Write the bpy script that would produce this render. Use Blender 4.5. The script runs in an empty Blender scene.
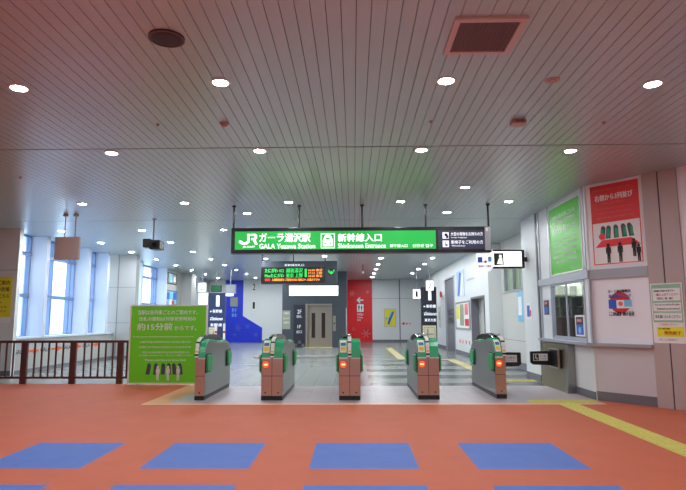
import bpy, math, random
from mathutils import Vector, Matrix
random.seed(7)
SC = bpy.context.scene
COL = SC.collection
HC = 3.68                       # ceiling height

# ------------------------------------------------------------------ materials
def lin(c):
    c = c / 255.0
    return c / 12.92 if c <= 0.04045 else ((c + 0.055) / 1.055) ** 2.4
def rgb(r, g, b): return (lin(r), lin(g), lin(b), 1.0)
def mat(name, col, rough=0.5, metal=0.0, spec=0.5, noise=0.0, nscale=6.0, bump=0.0, bscale=60.0, emit=None, estr=0.0):
    m = bpy.data.materials.new(name); m.use_nodes = True
    nt = m.node_tree; b = nt.nodes['Principled BSDF']
    c = rgb(*col)
    b.inputs['Base Color'].default_value = c
    b.inputs['Roughness'].default_value = rough
    b.inputs['Metallic'].default_value = metal
    b.inputs['Specular IOR Level'].default_value = spec
    tc = nt.nodes.new('ShaderNodeTexCoord')
    if noise:
        n = nt.nodes.new('ShaderNodeTexNoise'); n.inputs['Scale'].default_value = nscale; n.inputs['Detail'].default_value = 5
        nt.links.new(tc.outputs['Object'], n.inputs['Vector'])
        mx = nt.nodes.new('ShaderNodeMix'); mx.data_type = 'RGBA'
        mx.inputs[6].default_value = tuple(min(1, v * (1 - noise)) for v in c[:3]) + (1,)
        mx.inputs[7].default_value = tuple(min(1, v * (1 + noise)) for v in c[:3]) + (1,)
        nt.links.new(n.outputs['Fac'], mx.inputs[0])
        nt.links.new(mx.outputs[2], b.inputs['Base Color'])
    if bump:
        n2 = nt.nodes.new('ShaderNodeTexNoise'); n2.inputs['Scale'].default_value = bscale
        nt.links.new(tc.outputs['Object'], n2.inputs['Vector'])
        bp = nt.nodes.new('ShaderNodeBump'); bp.inputs['Strength'].default_value = bump; bp.inputs['Distance'].default_value = 0.01
        nt.links.new(n2.outputs['Fac'], bp.inputs['Height']); nt.links.new(bp.outputs['Normal'], b.inputs['Normal'])
    if emit:
        b.inputs['Emission Color'].default_value = rgb(*emit); b.inputs['Emission Strength'].default_value = estr
    return m
M = {}
M['orange'] = mat('orange_floor', (196, 103, 74), .66, spec=.3, noise=.10, nscale=2.2, bump=.12, bscale=140)
M['blue'] = mat('blue_floor_square', (92, 122, 196), .65, spec=.2, noise=.10, nscale=4, bump=.12, bscale=140)
M['tan'] = mat('tan_border', (214, 158, 112), .5, noise=.06)
M['tan_light'] = mat('light_tan_line', (232, 186, 146), .5)
M['yellow_tactile'] = mat('yellow_tactile_paving', (212, 204, 104), .6, noise=.05)
M['ceil'] = mat('painted_metal_ceiling_plank', (190, 200, 204), .33, metal=.45, noise=.03, nscale=1.2)
M['gap'] = mat('dark_ceiling_void', (56, 50, 52), .9)
M['white_wall'] = mat('white_wall_panel', (222, 226, 228), .42, noise=.02, nscale=1.5)
M['wall_pale'] = mat('pale_wall_panel', (236, 236, 244), .45, noise=.02, nscale=1.5)
M['wall_low'] = mat('grey_lower_wall_panel', (204, 200, 208), .45, noise=.02, nscale=1.5)
M['beige'] = mat('beige_wall_panel', (192, 192, 188), .5, noise=.03, nscale=1.5)
M['pillar_grey'] = mat('grey_pillar_panel', (172, 174, 172), .5, noise=.03, nscale=1.5)
M['column'] = mat('grey_brown_column_panel', (182, 168, 166), .5, noise=.03)
M['seam'] = mat('dark_panel_seam', (74, 66, 70), .6)
M['skirt'] = mat('grey_skirting', (112, 112, 120), .5)
M['alu'] = mat('aluminium_trim', (178, 182, 190), .35, metal=.5)
M['winframe'] = mat('blue_grey_window_frame', (128, 150, 190), .4, metal=.2)
M['fin'] = mat('white_window_pier', (206, 216, 234), .5)
M['steel'] = mat('brushed_steel', (156, 157, 154), .3, metal=.9, noise=.06, nscale=9)
M['steel_front'] = mat('polished_steel_front', (198, 184, 168), .28, metal=.95, noise=.04, nscale=9)
M['steel_warm'] = mat('stainless_cabinet', (150, 142, 118), .3, metal=.85, noise=.06, nscale=5)
M['black'] = mat('black_plastic', (24, 24, 27), .4)
M['dark_glass'] = mat('smoked_glass_hood', (18, 20, 22), .12)
M['gate_green'] = mat('gate_green', (48, 172, 120), .25)
M['gate_green_dark'] = mat('gate_green_pad', (46, 166, 98), .4)
M['white_plastic'] = mat('white_plastic', (232, 234, 232), .35)
M['yellow'] = mat('yellow_paint', (232, 208, 40), .45)
M['screen_blue'] = mat('reader_screen', (70, 130, 160), .2)
M['entry_red'] = mat('no_entry_lamp', (230, 60, 20), .4, emit=(255, 92, 36), estr=1.15)
M['entry_core'] = mat('no_entry_core', (255, 200, 150), .4, emit=(255, 214, 170), estr=1.3)
M['lamp'] = mat('lamp_diffuser', (255, 255, 255), .5, emit=(250, 252, 255), estr=265.0)
M['lamp_far'] = mat('bright_lamp_diffuser', (255, 255, 255), .5, emit=(248, 252, 255), estr=600.0)
M['lamp_ring'] = mat('lamp_ring', (235, 235, 235), .4)
M['frame_black'] = mat('black_sign_casing', (22, 24, 30), .28)
M['sign_green'] = mat('lit_green_sign_face', (8, 90, 34), .3, emit=(40, 190, 80), estr=.86)
M['sign_white'] = mat('lit_white_sign_mark', (240, 250, 240), .3, emit=(240, 255, 244), estr=1.25)
M['sign_navy'] = mat('navy_sign_face', (44, 50, 70), .35, emit=(60, 68, 92), estr=.25)
M['sign_navy_text'] = mat('lit_pale_text', (235, 238, 244), .4, emit=(230, 236, 248), estr=.75)
M['lantern'] = mat('lit_white_panel', (250, 250, 246), .4, emit=(252, 253, 250), estr=1.2)
M['lantern_soft'] = mat('soft_lit_panel', (244, 246, 236), .4, emit=(246, 247, 236), estr=.75)
M['office_lamp'] = mat('office_lamp', (250, 250, 246), .4, emit=(252, 253, 246), estr=26.0)
M['led_black'] = mat('led_screen_black', (8, 8, 9), .3)
M['led_green'] = mat('led_green_text', (20, 160, 60), .4, emit=(40, 210, 90), estr=1.0)
M['led_orange'] = mat('led_orange_text', (230, 130, 30), .4, emit=(255, 160, 60), estr=1.1)
M['led_red'] = mat('led_red_mark', (230, 50, 30), .4, emit=(250, 60, 40), estr=1.1)
M['slate'] = mat('slate_panel', (70, 78, 90), .45, noise=.04)
M['slate_dark'] = mat('dark_lift_surround', (62, 70, 80), .4, noise=.05)
M['lift_steel'] = mat('lift_door_steel', (152, 143, 136), .35, metal=.5)
M['lift_glass'] = mat('dark_lift_glass', (52, 34, 36), .15)
M['navy'] = mat('navy_sign_board', (40, 56, 100), .4)
M['navy_dark'] = mat('dark_navy_sign_board', (34, 38, 54), .4)
M['blue_wall'] = mat('bright_blue_wall_paint', (26, 52, 214), .4)
M['blue_soft'] = mat('soft_blue_mark', (84, 110, 226), .4)
M['red_wall'] = mat('bright_red_wall_paint', (222, 24, 32), .4)
M['pink_mark'] = mat('pale_pink_mark', (232, 120, 124), .4)
M['white_mark'] = mat('white_print', (244, 244, 244), .5)
M['grey_mark'] = mat('grey_print', (150, 152, 156), .5)
M['black_mark'] = mat('black_print', (24, 24, 28), .5)
M['red_mark'] = mat('red_print', (208, 44, 48), .5)
M['blue_mark'] = mat('blue_print', (52, 96, 196), .5)
M['lightblue_mark'] = mat('light_blue_print', (120, 190, 226), .5)
M['orange_mark'] = mat('orange_print', (232, 92, 34), .5)
M['poster_green'] = mat('bright_green_poster', (84, 190, 56), .35)
M['board_green'] = mat('green_notice_board', (116, 226, 42), .4)
M['poster_red'] = mat('red_poster', (226, 62, 68), .4)
M['poster_yellow'] = mat('yellow_poster', (236, 226, 46), .45)
M['paper'] = mat('white_paper', (236, 234, 234), .5)
M['paper_added_glow'] = mat('paper_added_glow', (240, 238, 240), .5, emit=(236, 236, 246), estr=.75)  # plain sheet given a glow in place of sign light shining through
M['cream'] = mat('cream_notice', (224, 216, 180), .5)
M['paper_green'] = mat('pale_green_paper', (150, 200, 170), .5)
M['brown_board'] = mat('brown_hanging_board', (180, 162, 157), .5)
M['fence'] = mat('brown_fence_metal', (92, 58, 58), .4, metal=.2)
M['vent'] = mat('vent_frame', (208, 190, 186), .5)
M['vent_dark'] = mat('vent_grille', (124, 108, 108), .6)
M['speaker'] = mat('speaker_grille', (60, 36, 38), .6)
M['detector'] = mat('ceiling_detector', (190, 164, 154), .5)
M['wood'] = mat('dark_wood_cabinet', (96, 70, 56), .5, noise=.1, nscale=8)
M['shelf_grey'] = mat('grey_green_shelving', (150, 156, 138), .5)
M['curtain'] = mat('pale_green_curtain', (196, 204, 168), .7)
M['snow'] = mat('snow_ground', (236, 242, 250), .8)
M['far_building'] = mat('pale_blue_building', (190, 210, 232), .8)
M['tactile_far'] = mat('reflection_paled_tactile', (186, 178, 124), .5)  # same yellow paving, with the floor reflections that pale it mixed into the colour
M['green_dark'] = mat('dark_green_sign', (24, 104, 58), .4)

def concourse_mat():
    m = mat('glossy_concourse_tile', (160, 166, 166), .24)
    nt = m.node_tree; b = nt.nodes['Principled BSDF']
    tc = nt.nodes['Texture Coordinate']
    sp = nt.nodes.new('ShaderNodeSeparateXYZ'); nt.links.new(tc.outputs['Object'], sp.inputs[0])
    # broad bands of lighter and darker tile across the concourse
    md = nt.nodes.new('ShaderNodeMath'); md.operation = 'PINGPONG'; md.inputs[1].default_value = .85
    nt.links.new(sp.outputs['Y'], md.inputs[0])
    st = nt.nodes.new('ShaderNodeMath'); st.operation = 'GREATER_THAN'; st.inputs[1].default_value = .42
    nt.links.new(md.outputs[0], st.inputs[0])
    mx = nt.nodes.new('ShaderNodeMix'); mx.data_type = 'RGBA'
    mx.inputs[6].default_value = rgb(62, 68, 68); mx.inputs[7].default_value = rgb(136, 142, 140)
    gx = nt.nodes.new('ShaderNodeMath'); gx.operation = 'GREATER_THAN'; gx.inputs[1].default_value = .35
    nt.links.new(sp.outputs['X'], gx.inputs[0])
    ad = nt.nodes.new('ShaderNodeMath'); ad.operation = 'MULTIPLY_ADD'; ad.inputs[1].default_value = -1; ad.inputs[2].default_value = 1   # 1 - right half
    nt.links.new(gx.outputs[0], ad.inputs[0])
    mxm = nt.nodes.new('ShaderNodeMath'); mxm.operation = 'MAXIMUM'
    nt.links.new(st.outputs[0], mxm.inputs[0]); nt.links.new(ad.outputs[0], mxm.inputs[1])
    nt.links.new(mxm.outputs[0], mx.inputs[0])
    br = nt.nodes.new('ShaderNodeTexBrick'); br.offset = 0; br.inputs['Scale'].default_value = 1
    br.inputs['Brick Width'].default_value = .42; br.inputs['Row Height'].default_value = .42; br.inputs['Mortar Size'].default_value = .004
    br.inputs['Color1'].default_value = (1, 1, 1, 1); br.inputs['Color2'].default_value = (.93, .93, .93, 1); br.inputs['Mortar'].default_value = (.6, .6, .6, 1)
    nt.links.new(tc.outputs['Object'], br.inputs['Vector'])
    mu = nt.nodes.new('ShaderNodeMix'); mu.data_type = 'RGBA'; mu.blend_type = 'MULTIPLY'; mu.inputs[0].default_value = 1
    nt.links.new(mx.outputs[2], mu.inputs[6]); nt.links.new(br.outputs['Color'], mu.inputs[7])
    nt.links.new(mu.outputs[2], b.inputs['Base Color'])
    return m
M['concourse'] = concourse_mat()
def tile_mat():
    m = mat('grey_gate_tile', (186, 176, 180), .38)
    nt = m.node_tree; b = nt.nodes['Principled BSDF']; tc = nt.nodes['Texture Coordinate']
    br = nt.nodes.new('ShaderNodeTexBrick'); br.offset = 0; br.inputs['Scale'].default_value = 1
    br.inputs['Brick Width'].default_value = .4; br.inputs['Row Height'].default_value = .4; br.inputs['Mortar Size'].default_value = .003
    br.inputs['Color1'].default_value = rgb(180, 168, 173); br.inputs['Color2'].default_value = rgb(168, 157, 162); br.inputs['Mortar'].default_value = rgb(140, 132, 134)
    nt.links.new(tc.outputs['Object'], br.inputs['Vector'])
    nt.links.new(br.outputs['Color'], b.inputs['Base Color'])
    return m
M['gate_tile'] = tile_mat()
def glass_mat():
    m = bpy.data.materials.new('window_glass'); m.use_nodes = True
    nt = m.node_tree; nt.nodes.clear()
    o = nt.nodes.new('ShaderNodeOutputMaterial'); mx = nt.nodes.new('ShaderNodeMixShader')
    t = nt.nodes.new('ShaderNodeBsdfTransparent'); t.inputs[0].default_value = (.93, .97, .99, 1)
    g = nt.nodes.new('ShaderNodeBsdfGlossy'); g.inputs['Roughness'].default_value = .03
    f = nt.nodes.new('ShaderNodeLayerWeight'); f.inputs[0].default_value = .5
    p = nt.nodes.new('ShaderNodeMath'); p.operation = 'POWER'; p.inputs[1].default_value = 4
    q = nt.nodes.new('ShaderNodeMath'); q.operation = 'MULTIPLY_ADD'; q.inputs[1].default_value = .3; q.inputs[2].default_value = .02
    nt.links.new(f.outputs['Facing'], p.inputs[0]); nt.links.new(p.outputs[0], q.inputs[0])
    nt.links.new(q.outputs[0], mx.inputs[0]); nt.links.new(t.outputs[0], mx.inputs[1]); nt.links.new(g.outputs[0], mx.inputs[2])
    nt.links.new(mx.outputs[0], o.inputs[0])
    return m
M['glass'] = glass_mat()

# ------------------------------------------------------------------ mesh building
class Plane:
    """a flat face in the room: a runs to the viewer's right, b is height, o stands out towards the viewer"""
    def __init__(s, O, u, n): s.O = Vector(O); s.u = Vector(u); s.n = Vector(n)
    def p(s, a, b, o=0.0): return s.O + s.u * a + s.n * o + Vector((0, 0, b))
def front(y): return Plane((0, y, 0), (1, 0, 0), (0, -1, 0))
def right_wall(x): return Plane((x, 0, 0), (0, -1, 0), (-1, 0, 0))      # a = -Y
def left_wall(x): return Plane((x, 0, 0), (0, 1, 0), (1, 0, 0))          # a = Y
DA = Vector((4.10, 9.75, 0)); DD = Vector((.6154, -.7882, 0))
DIAG = Plane(DA, DD, (-.7882, -.6154, 0))

class MB:
    def __init__(s): s.v = []; s.f = []; s.mi = []; s.cur = 0
    def add(s, vs, fs):
        k = len(s.v); s.v += [Vector(q) for q in vs]
        s.f += [tuple(k + i for i in f) for f in fs]; s.mi += [s.cur] * len(fs); return s
    def hexa(s, c): return s.add(c, [(0, 3, 2, 1), (4, 5, 6, 7), (0, 1, 5, 4), (1, 2, 6, 5), (2, 3, 7, 6), (3, 0, 4, 7)])
    def box(s, x0, x1, y0, y1, z0, z1):
        return s.hexa([(x0, y0, z0), (x1, y0, z0), (x1, y1, z0), (x0, y1, z0), (x0, y0, z1), (x1, y0, z1), (x1, y1, z1), (x0, y1, z1)])
    def slab(s, P, a0, a1, b0, b1, o0=0.0, o1=.01):
        return s.hexa([P.p(a0, b0, o1), P.p(a1, b0, o1), P.p(a1, b0, o0), P.p(a0, b0, o0), P.p(a0, b1, o1), P.p(a1, b1, o1), P.p(a1, b1, o0), P.p(a0, b1, o0)])
    def poly(s, P, pts, o0=0.0, o1=.01):
        n = len(pts); vs = [P.p(a, b, o1) for a, b in pts] + [P.p(a, b, o0) for a, b in pts]
        fs = [tuple(range(n)), tuple(range(2 * n - 1, n - 1, -1))] + [(i, n + i, n + (i + 1) % n, (i + 1) % n) for i in range(n)]
        return s.add(vs, fs)
    def disc(s, P, a, b, r, o0=0.0, o1=.01, n=24, ry=None):
        ry = ry or r
        return s.poly(P, [(a + r * math.cos(2 * math.pi * i / n), b + ry * math.sin(2 * math.pi * i / n)) for i in range(n)], o0, o1)
    def border(s, P, a0, a1, b0, b1, w, o0=0.0, o1=.012):
        s.slab(P, a0, a1, b1 - w, b1, o0, o1); s.slab(P, a0, a1, b0, b0 + w, o0, o1)
        s.slab(P, a0, a0 + w, b0 + w, b1 - w, o0, o1); s.slab(P, a1 - w, a1, b0 + w, b1 - w, o0, o1); return s
    def tube(s, p0, p1, r, n=12, r1=None):
        p0 = Vector(p0); p1 = Vector(p1); d = (p1 - p0).normalized(); r1 = r if r1 is None else r1
        x = d.orthogonal().normalized(); y = d.cross(x)
        vs = [p0 + (x * math.cos(2 * math.pi * i / n) + y * math.sin(2 * math.pi * i / n)) * r for i in range(n)]
        vs += [p1 + (x * math.cos(2 * math.pi * i / n) + y * math.sin(2 * math.pi * i / n)) * r1 for i in range(n)]
        return s.add(vs, [tuple(range(n - 1, -1, -1)), tuple(range(n, 2 * n))] + [(i, (i + 1) % n, n + (i + 1) % n, n + i) for i in range(n)])
    def lathe(s, c, prof, n=28):
        """prof: (radius, z) from top to bottom around the vertical axis through c"""
        k = len(prof); vs = []
        for r, z in prof:
            vs += [(c[0] + r * math.cos(2 * math.pi * i / n), c[1] + r * math.sin(2 * math.pi * i / n), c[2] + z) for i in range(n)]
        fs = [(j * n + i, (j + 1) * n + i, (j + 1) * n + (i + 1) % n, j * n + (i + 1) % n) for j in range(k - 1) for i in range(n)]
        fs += [tuple(range(n)), tuple(range(k * n - 1, (k - 1) * n - 1, -1))]
        return s.add(vs, fs)
    def side(s, x0, x1, prof):
        """prof: (y, z) outline seen from the side, run across from x0 to x1"""
        n = len(prof)
        vs = [(x0, y, z) for y, z in prof] + [(x1, y, z) for y, z in prof]
        return s.add(vs, [tuple(range(n - 1, -1, -1)), tuple(range(n, 2 * n))] + [(i, (i + 1) % n, n + (i + 1) % n, n + i) for i in range(n)])
    def shell(s, x0, x1, prof, t):
        """a band of thickness t lying on an open (y, z) outline"""
        out = []
        for i, (y, z) in enumerate(prof):
            a = prof[max(0, i - 1)]; b = prof[min(len(prof) - 1, i + 1)]
            dy, dz = b[0] - a[0], b[1] - a[1]; L = math.hypot(dy, dz)
            out.append((y - dz / L * t, z + dy / L * t))
        for i in range(len(prof) - 1):
            a, b, c, d = prof[i], prof[i + 1], out[i + 1], out[i]
            s.add([(x0,) + a, (x0,) + b, (x0,) + c, (x0,) + d, (x1,) + a, (x1,) + b, (x1,) + c, (x1,) + d],
                  [(0, 1, 2, 3), (7, 6, 5, 4), (0, 4, 5, 1), (3, 2, 6, 7)] + ([(0, 3, 7, 4)] if i == 0 else []) + ([(1, 5, 6, 2)] if i == len(prof) - 2 else []))
        return s

def wloc(o):
    v = Vector((0, 0, 0))
    while o: v += o.location; o = o.parent
    return v
def wrot(o):
    r = 0.0
    while o: r += o.rotation_euler.z; o = o.parent
    return r
def build(name, mb, m, parent=None, bevel=0.0, smooth=False, origin=None, rot=0.0):
    me = bpy.data.meshes.new(name)
    off = wloc(parent)
    if parent is not None: rot = wrot(parent)
    if parent is None:
        if origin is None:
            xs = [q.x for q in mb.v]; ys = [q.y for q in mb.v]; zs = [q.z for q in mb.v]
            origin = Vector(((min(xs) + max(xs)) / 2, (min(ys) + max(ys)) / 2, min(zs)))
        off = Vector(origin)
    R_ = Matrix.Rotation(-rot, 3, 'Z')
    me.from_pydata([tuple(R_ @ (q - off)) for q in mb.v], [], mb.f)
    for mm in (m if isinstance(m, (list, tuple)) else [m]): me.materials.append(M[mm] if isinstance(mm, str) else mm)
    for p_, k in zip(me.polygons, mb.mi): p_.material_index = k; p_.use_smooth = smooth
    me.update()
    o = bpy.data.objects.new(name, me); COL.objects.link(o)
    if parent is not None: o.parent = parent
    else: o.location = off; o.rotation_euler.z = rot
    if bevel:
        bv = o.modifiers.new('bevel', 'BEVEL'); bv.width = bevel; bv.segments = 2; bv.limit_method = 'ANGLE'
    return o
def struct(name, mb, m, parent=None, origin=(0, 0, 0), rot=0.0):
    o = build(name, mb, m, parent, origin=origin, rot=rot)
    if parent is None: o['kind'] = 'structure'
    return o
def tag(o, label, cat, group=None):
    o['label'] = label; o['category'] = cat
    if group: o['group'] = group
    return o
def thing(name, label, cat, loc, group=None, rot=0.0):
    o = bpy.data.objects.new(name, None); COL.objects.link(o); o.location = loc; o.rotation_euler.z = rot; o.empty_display_size = .2
    return tag(o, label, cat, group)
def copy_tree(o, parent=None):
    c = o.copy(); COL.objects.link(c)
    if parent: c.parent = parent
    for ch in list(o.children): copy_tree(ch, c)
    return c

def text_geo(body, bold=.012):
    cu = bpy.data.curves.new('lettering', 'FONT'); cu.body = body; cu.resolution_u = 2
    ob = bpy.data.objects.new('lettering', cu); COL.objects.link(ob)
    bpy.context.view_layer.update()
    me = bpy.data.meshes.new_from_object(ob.evaluated_get(bpy.context.evaluated_depsgraph_get()))
    vs = [q.co.copy() for q in me.vertices]; fs = [tuple(p.vertices) for p in me.polygons]
    bpy.data.objects.remove(ob); bpy.data.curves.remove(cu); bpy.data.meshes.remove(me)
    return vs, fs
def lettering(mb, P, items, o=.014):
    """items: (words, a0, b0, a1, b1[, bold]) - each line of words is fitted into its own rectangle on the face"""
    for it in items:
        vs, fs = text_geo(it[0], it[5] if len(it) > 5 else .014)
        if not vs: continue
        x0 = min(q.x for q in vs); x1 = max(q.x for q in vs); y0 = min(q.y for q in vs); y1 = max(q.y for q in vs)
        sx = (it[3] - it[1]) / max(x1 - x0, 1e-6); sy = (it[4] - it[2]) / max(y1 - y0, 1e-6)
        e = .6 * (it[5] if len(it) > 5 else .014)        # weight of the strokes, in letter heights
        a0 = it[1]
        if it[0] == '1': a0 += (it[3] - it[1]) * .1; sx *= .8
        for k, (dx, dy) in enumerate(((-e, 0), (e, 0), (0, e * .7), (0, 0))):
            mb.add([P.p(a0 + (q.x - x0) * sx + dx * sy, it[2] + (q.y + dy - y0) * sy, o + k * .0007) for q in vs], fs)
    return mb
def words(parent, P, items, m, o=.014, name='lettering'):
    for it in items: r = build(name, lettering(MB(), P, [it], o), m, parent)   # each line of words is a part of its own
    return r

def person_shape(mb, P, a, b, h, o0, o1):
    w = h * .26
    mb.disc(P, a, b + h * .91, h * .085, o0, o1, 14)
    mb.poly(P, [(a - w * .5, b + h * .78), (a - w * .2, b + h * .83), (a + w * .2, b + h * .83), (a + w * .5, b + h * .78), (a + w * .52, b + h * .46), (a + w * .36, b + h * .46), (a + w * .30, b + h * .70),
                (a + w * .30, b), (a + w * .06, b), (a, b + h * .42), (a - w * .06, b), (a - w * .30, b), (a - w * .30, b + h * .70), (a - w * .36, b + h * .46), (a - w * .52, b + h * .46)], o0, o1)
def gate_shape(mb, P, a, b, h, o0, o1, lean):
    w = h * .36
    mb.poly(P, [(a - w * .5, b), (a + w * .5, b), (a + w * .5 + lean * .03, b + h * .82), (a + w * .2 + lean * .03, b + h), (a - w * .3 + lean * .03, b + h), (a - w * .5 + lean * .03, b + h * .85)], o0, o1)
def arrow_shape(mb, P, a, b, w, h, o0, o1, left=True):
    d = -1 if left else 1
    pts = [(a + d * w / 2, b), (a, b + h / 2), (a, b + h * .17), (a - d * w / 2, b + h * .17), (a - d * w / 2, b - h * .17), (a, b - h * .17), (a, b - h / 2)]
    if d < 0: pts = pts[::-1]
    mb.poly(P, pts, o0, o1)
def snowflake(mb, P, a, b, r, o0, o1):
    for k in range(3):
        t = k * math.pi / 3; c, s = math.cos(t), math.sin(t); w = r * .13
        mb.poly(P, [(a - c * r - s * w, b - s * r + c * w), (a - c * r + s * w, b - s * r - c * w), (a + c * r + s * w, b + s * r - c * w), (a + c * r - s * w, b + s * r + c * w)], o0, o1)
        for e in (-1, 1):
            mb.disc(P, a + e * c * r * .85, b + e * s * r * .85, r * .2, o0, o1, 8)
    mb.disc(P, a, b, r * .3, o0, o1, 8)

# ------------------------------------------------------------------ the setting
def build_floor():
    mb = MB()
    xs = [-10.2]; blue_x = []
    blue_x = [(-3.53, -2.55), (-2.0, -.98), (-.42, .60), (1.14, 2.17)]
    blue_y = [(3.84, 4.87), (5.38, 6.47)]
    for a, b in blue_x: xs += [a, b]
    xs += [7.0]
    ys = [-6.2]
    for a, b in blue_y: ys += [a, b]
    ys += [9.28]
    for i in range(len(xs) - 1):
        for j in range(len(ys) - 1):
            mb.cur = 1 if ((xs[i], xs[i + 1]) in blue_x and (ys[j], ys[j + 1]) in blue_y) else 0
            mb.add([(xs[i], ys[j], 0), (xs[i + 1], ys[j], 0), (xs[i + 1], ys[j + 1], 0), (xs[i], ys[j + 1], 0)], [(0, 1, 2, 3)])
    mb.cur = 0
    mb.add([(-10.2, 9.28, 0), (-3.46, 9.28, 0), (-3.46, 12.3, 0), (-10.2, 12.3, 0)], [(0, 1, 2, 3)])
    mb.add([(4.05, 9.28, 0), (7, 9.28, 0), (7, 9.72, 0), (4.05, 9.72, 0)], [(0, 1, 2, 3)])
    return struct('floor', mb, ['orange', 'blue'])
build_floor()
struct('floor_gate', MB().add([(-3.06, 9.38, 0), (4.05, 9.38, 0), (4.05, 9.72, 0), (-3.06, 9.72, 0)], [(0, 1, 2, 3)]).add([(-3.06, 9.72, 0), (7, 9.72, 0), (7, 11.8, 0), (-3.06, 11.8, 0)], [(0, 1, 2, 3)]), 'gate_tile')
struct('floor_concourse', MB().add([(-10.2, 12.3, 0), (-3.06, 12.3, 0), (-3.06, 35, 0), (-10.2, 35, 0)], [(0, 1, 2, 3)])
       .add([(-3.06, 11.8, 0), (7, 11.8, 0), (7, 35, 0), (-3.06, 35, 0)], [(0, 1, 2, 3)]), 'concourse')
struct('trim_1', MB().add([(-3.46, 9.38, 0), (-3.06, 9.38, 0), (-3.06, 12.3, 0), (-3.46, 12.3, 0)], [(0, 1, 2, 3)]), 'tan')
struct('trim_2', MB().add([(-3.46, 9.28, 0), (4.05, 9.28, 0), (4.05, 9.38, 0), (-3.46, 9.38, 0)], [(0, 1, 2, 3)]), 'tan_light')

def build_ceiling():
    mb = MB(); x = -10.2; pitch = .115
    cuts = [(-6.2, 7.333), (7.367, 12.915), (12.945, 21.0), (21.02, 34.9)]
    while x < 7.0:
        for a, b in cuts: mb.box(x + .0028, x + pitch - .0028, a, b, HC, HC + .02)
        x += pitch
    mb.cur = 1
    mb.box(-10.2, 7.1, -6.2, 34.9, HC + .03, HC + .06)
    return struct('ceiling', mb, ['ceil', 'gap'])
build_ceiling()

# right-hand side: ticket office front, angled wall, corner column, recess, corridor wall
W = 4.08
wr = MB()
wr.box(W, W + .06, 9.74, 12.3, 0, .93)            # under the window
wr.box(W, W + .06, 9.74, 9.96, .93, HC)           # jamb near
wr.box(W, W + .06, 11.66, 12.3, .93, HC)          # jamb far
wr.box(W, W + .06, 9.96, 11.66, 2.05, HC)         # above
wall_right = struct('wall_right', wr, 'white_wall')
wa = MB()
wa.slab(DIAG, 0, .98, .92, HC, -.1, 0); wa.cur = 1; wa.slab(DIAG, 0, .98, 0, .92, -.1, 0); wa.cur = 0
wa.slab(DIAG, 1.50, 4.1, 0, HC, -.1, 0)
struct('wall_right_angled', wa, ['wall_pale', 'wall_low'], origin=DIAG.p(.5, 0), rot=math.atan2(DD.y, DD.x))
wc = MB()
wc.cur = 0; wc.slab(DIAG, .98, 1.215, 0, HC, -.1, .03); wc.slab(DIAG, 1.235, 1.50, 0, HC, -.1, .03)
wc.cur = 1; wc.slab(DIAG, 1.215, 1.235, 0, HC, -.1, .018)
DR = math.atan2(DD.y, DD.x)
struct('wall_right_column', wc, ['column', 'seam'], origin=DIAG.p(1.24, 0), rot=DR)
tr = MB()
tr.box(W - .04, W, 9.72, 12.3, 2.05, 2.19); tr.slab(DIAG, 0.0, .98, 2.03, 2.19, 0, .04)
struct('trim_3', tr, 'alu')
led_ = MB()
led_.box(W - .14, W, 9.70, 12.2, .90, .95); led_.slab(DIAG, 0.0, .98, .90, .95, 0, .1)
struct('trim_4', led_, 'alu')
sk = MB()
sk.box(W - .012, W, 9.75, 10.6, 0, .13); sk.box(W - .012, W, 12.0, 12.3, 0, .13)
struct('baseboard_right', sk, 'skirt')
struct('baseboard_right_angled', MB().slab(DIAG, 0.0, .98, 0, .15, 0, .012), 'skirt')
vt = MB()
vt.box(W - .03, W, 9.70, 9.76, .95, 2.03); vt.box(W - .02, W, 12.22, 12.3, 0, HC); vt.box(W - .015, W, 11.60, 11.66, 2.19, HC); vt.box(W - .015, W, 9.82, 9.88, 2.19, HC)
struct('trim_5', vt, 'alu')
# white column standing in front of the recess
cw = MB(); cw.cur = 0; cw.box(4.05, 4.28, 12.42, 13.44, 0, HC); cw.cur = 1; cw.box(4.038, 4.05, 12.42, 13.44, 0, .15); cw.box(4.05, 4.28, 12.34, 12.42, 0, HC)
struct('wall_column', cw, ['white_wall', 'skirt'])
# recess wall with a high window
rw = MB(); rw.cur = 0
rw.box(4.55, 4.7, 13.44, 17.3, 0, 2.13); rw.box(4.55, 4.7, 13.44, 17.3, 2.92, HC); rw.box(4.55, 4.7, 13.44, 15.15, 2.13, 2.92); rw.box(4.55, 4.7, 16.95, 17.3, 2.13, 2.92)
rw.cur = 1; rw.box(4.535, 4.55, 13.44, 17.3, 0, .18)
for z in (.75, 2.1): rw.box(4.546, 4.55, 13.44, 17.3, z, z + .012)
struct('wall_recess', rw, ['beige', 'skirt'])
w2 = build('window_2', MB().box(4.60, 4.62, 15.15, 16.95, 2.13, 2.92), 'glass', origin=(0, 0, 0)); w2['kind'] = 'structure'
fr = MB(); P = right_wall(4.55); fr.border(P, -16.95, -15.15, 2.13, 2.92, .04, -.06, .01); fr.slab(P, -16.06, -16.02, 2.17, 2.88, -.06, .01)
build('window_frame', fr, 'alu', w2)
cur = MB()
for i in range(22):
    y0 = 15.17 + i * .08; cur.box(4.64 + .02 * (i % 2), 4.66 + .02 * (i % 2), y0, y0 + .08, 2.13, 2.92)
build('curtain', cur, 'curtain', w2)
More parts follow.
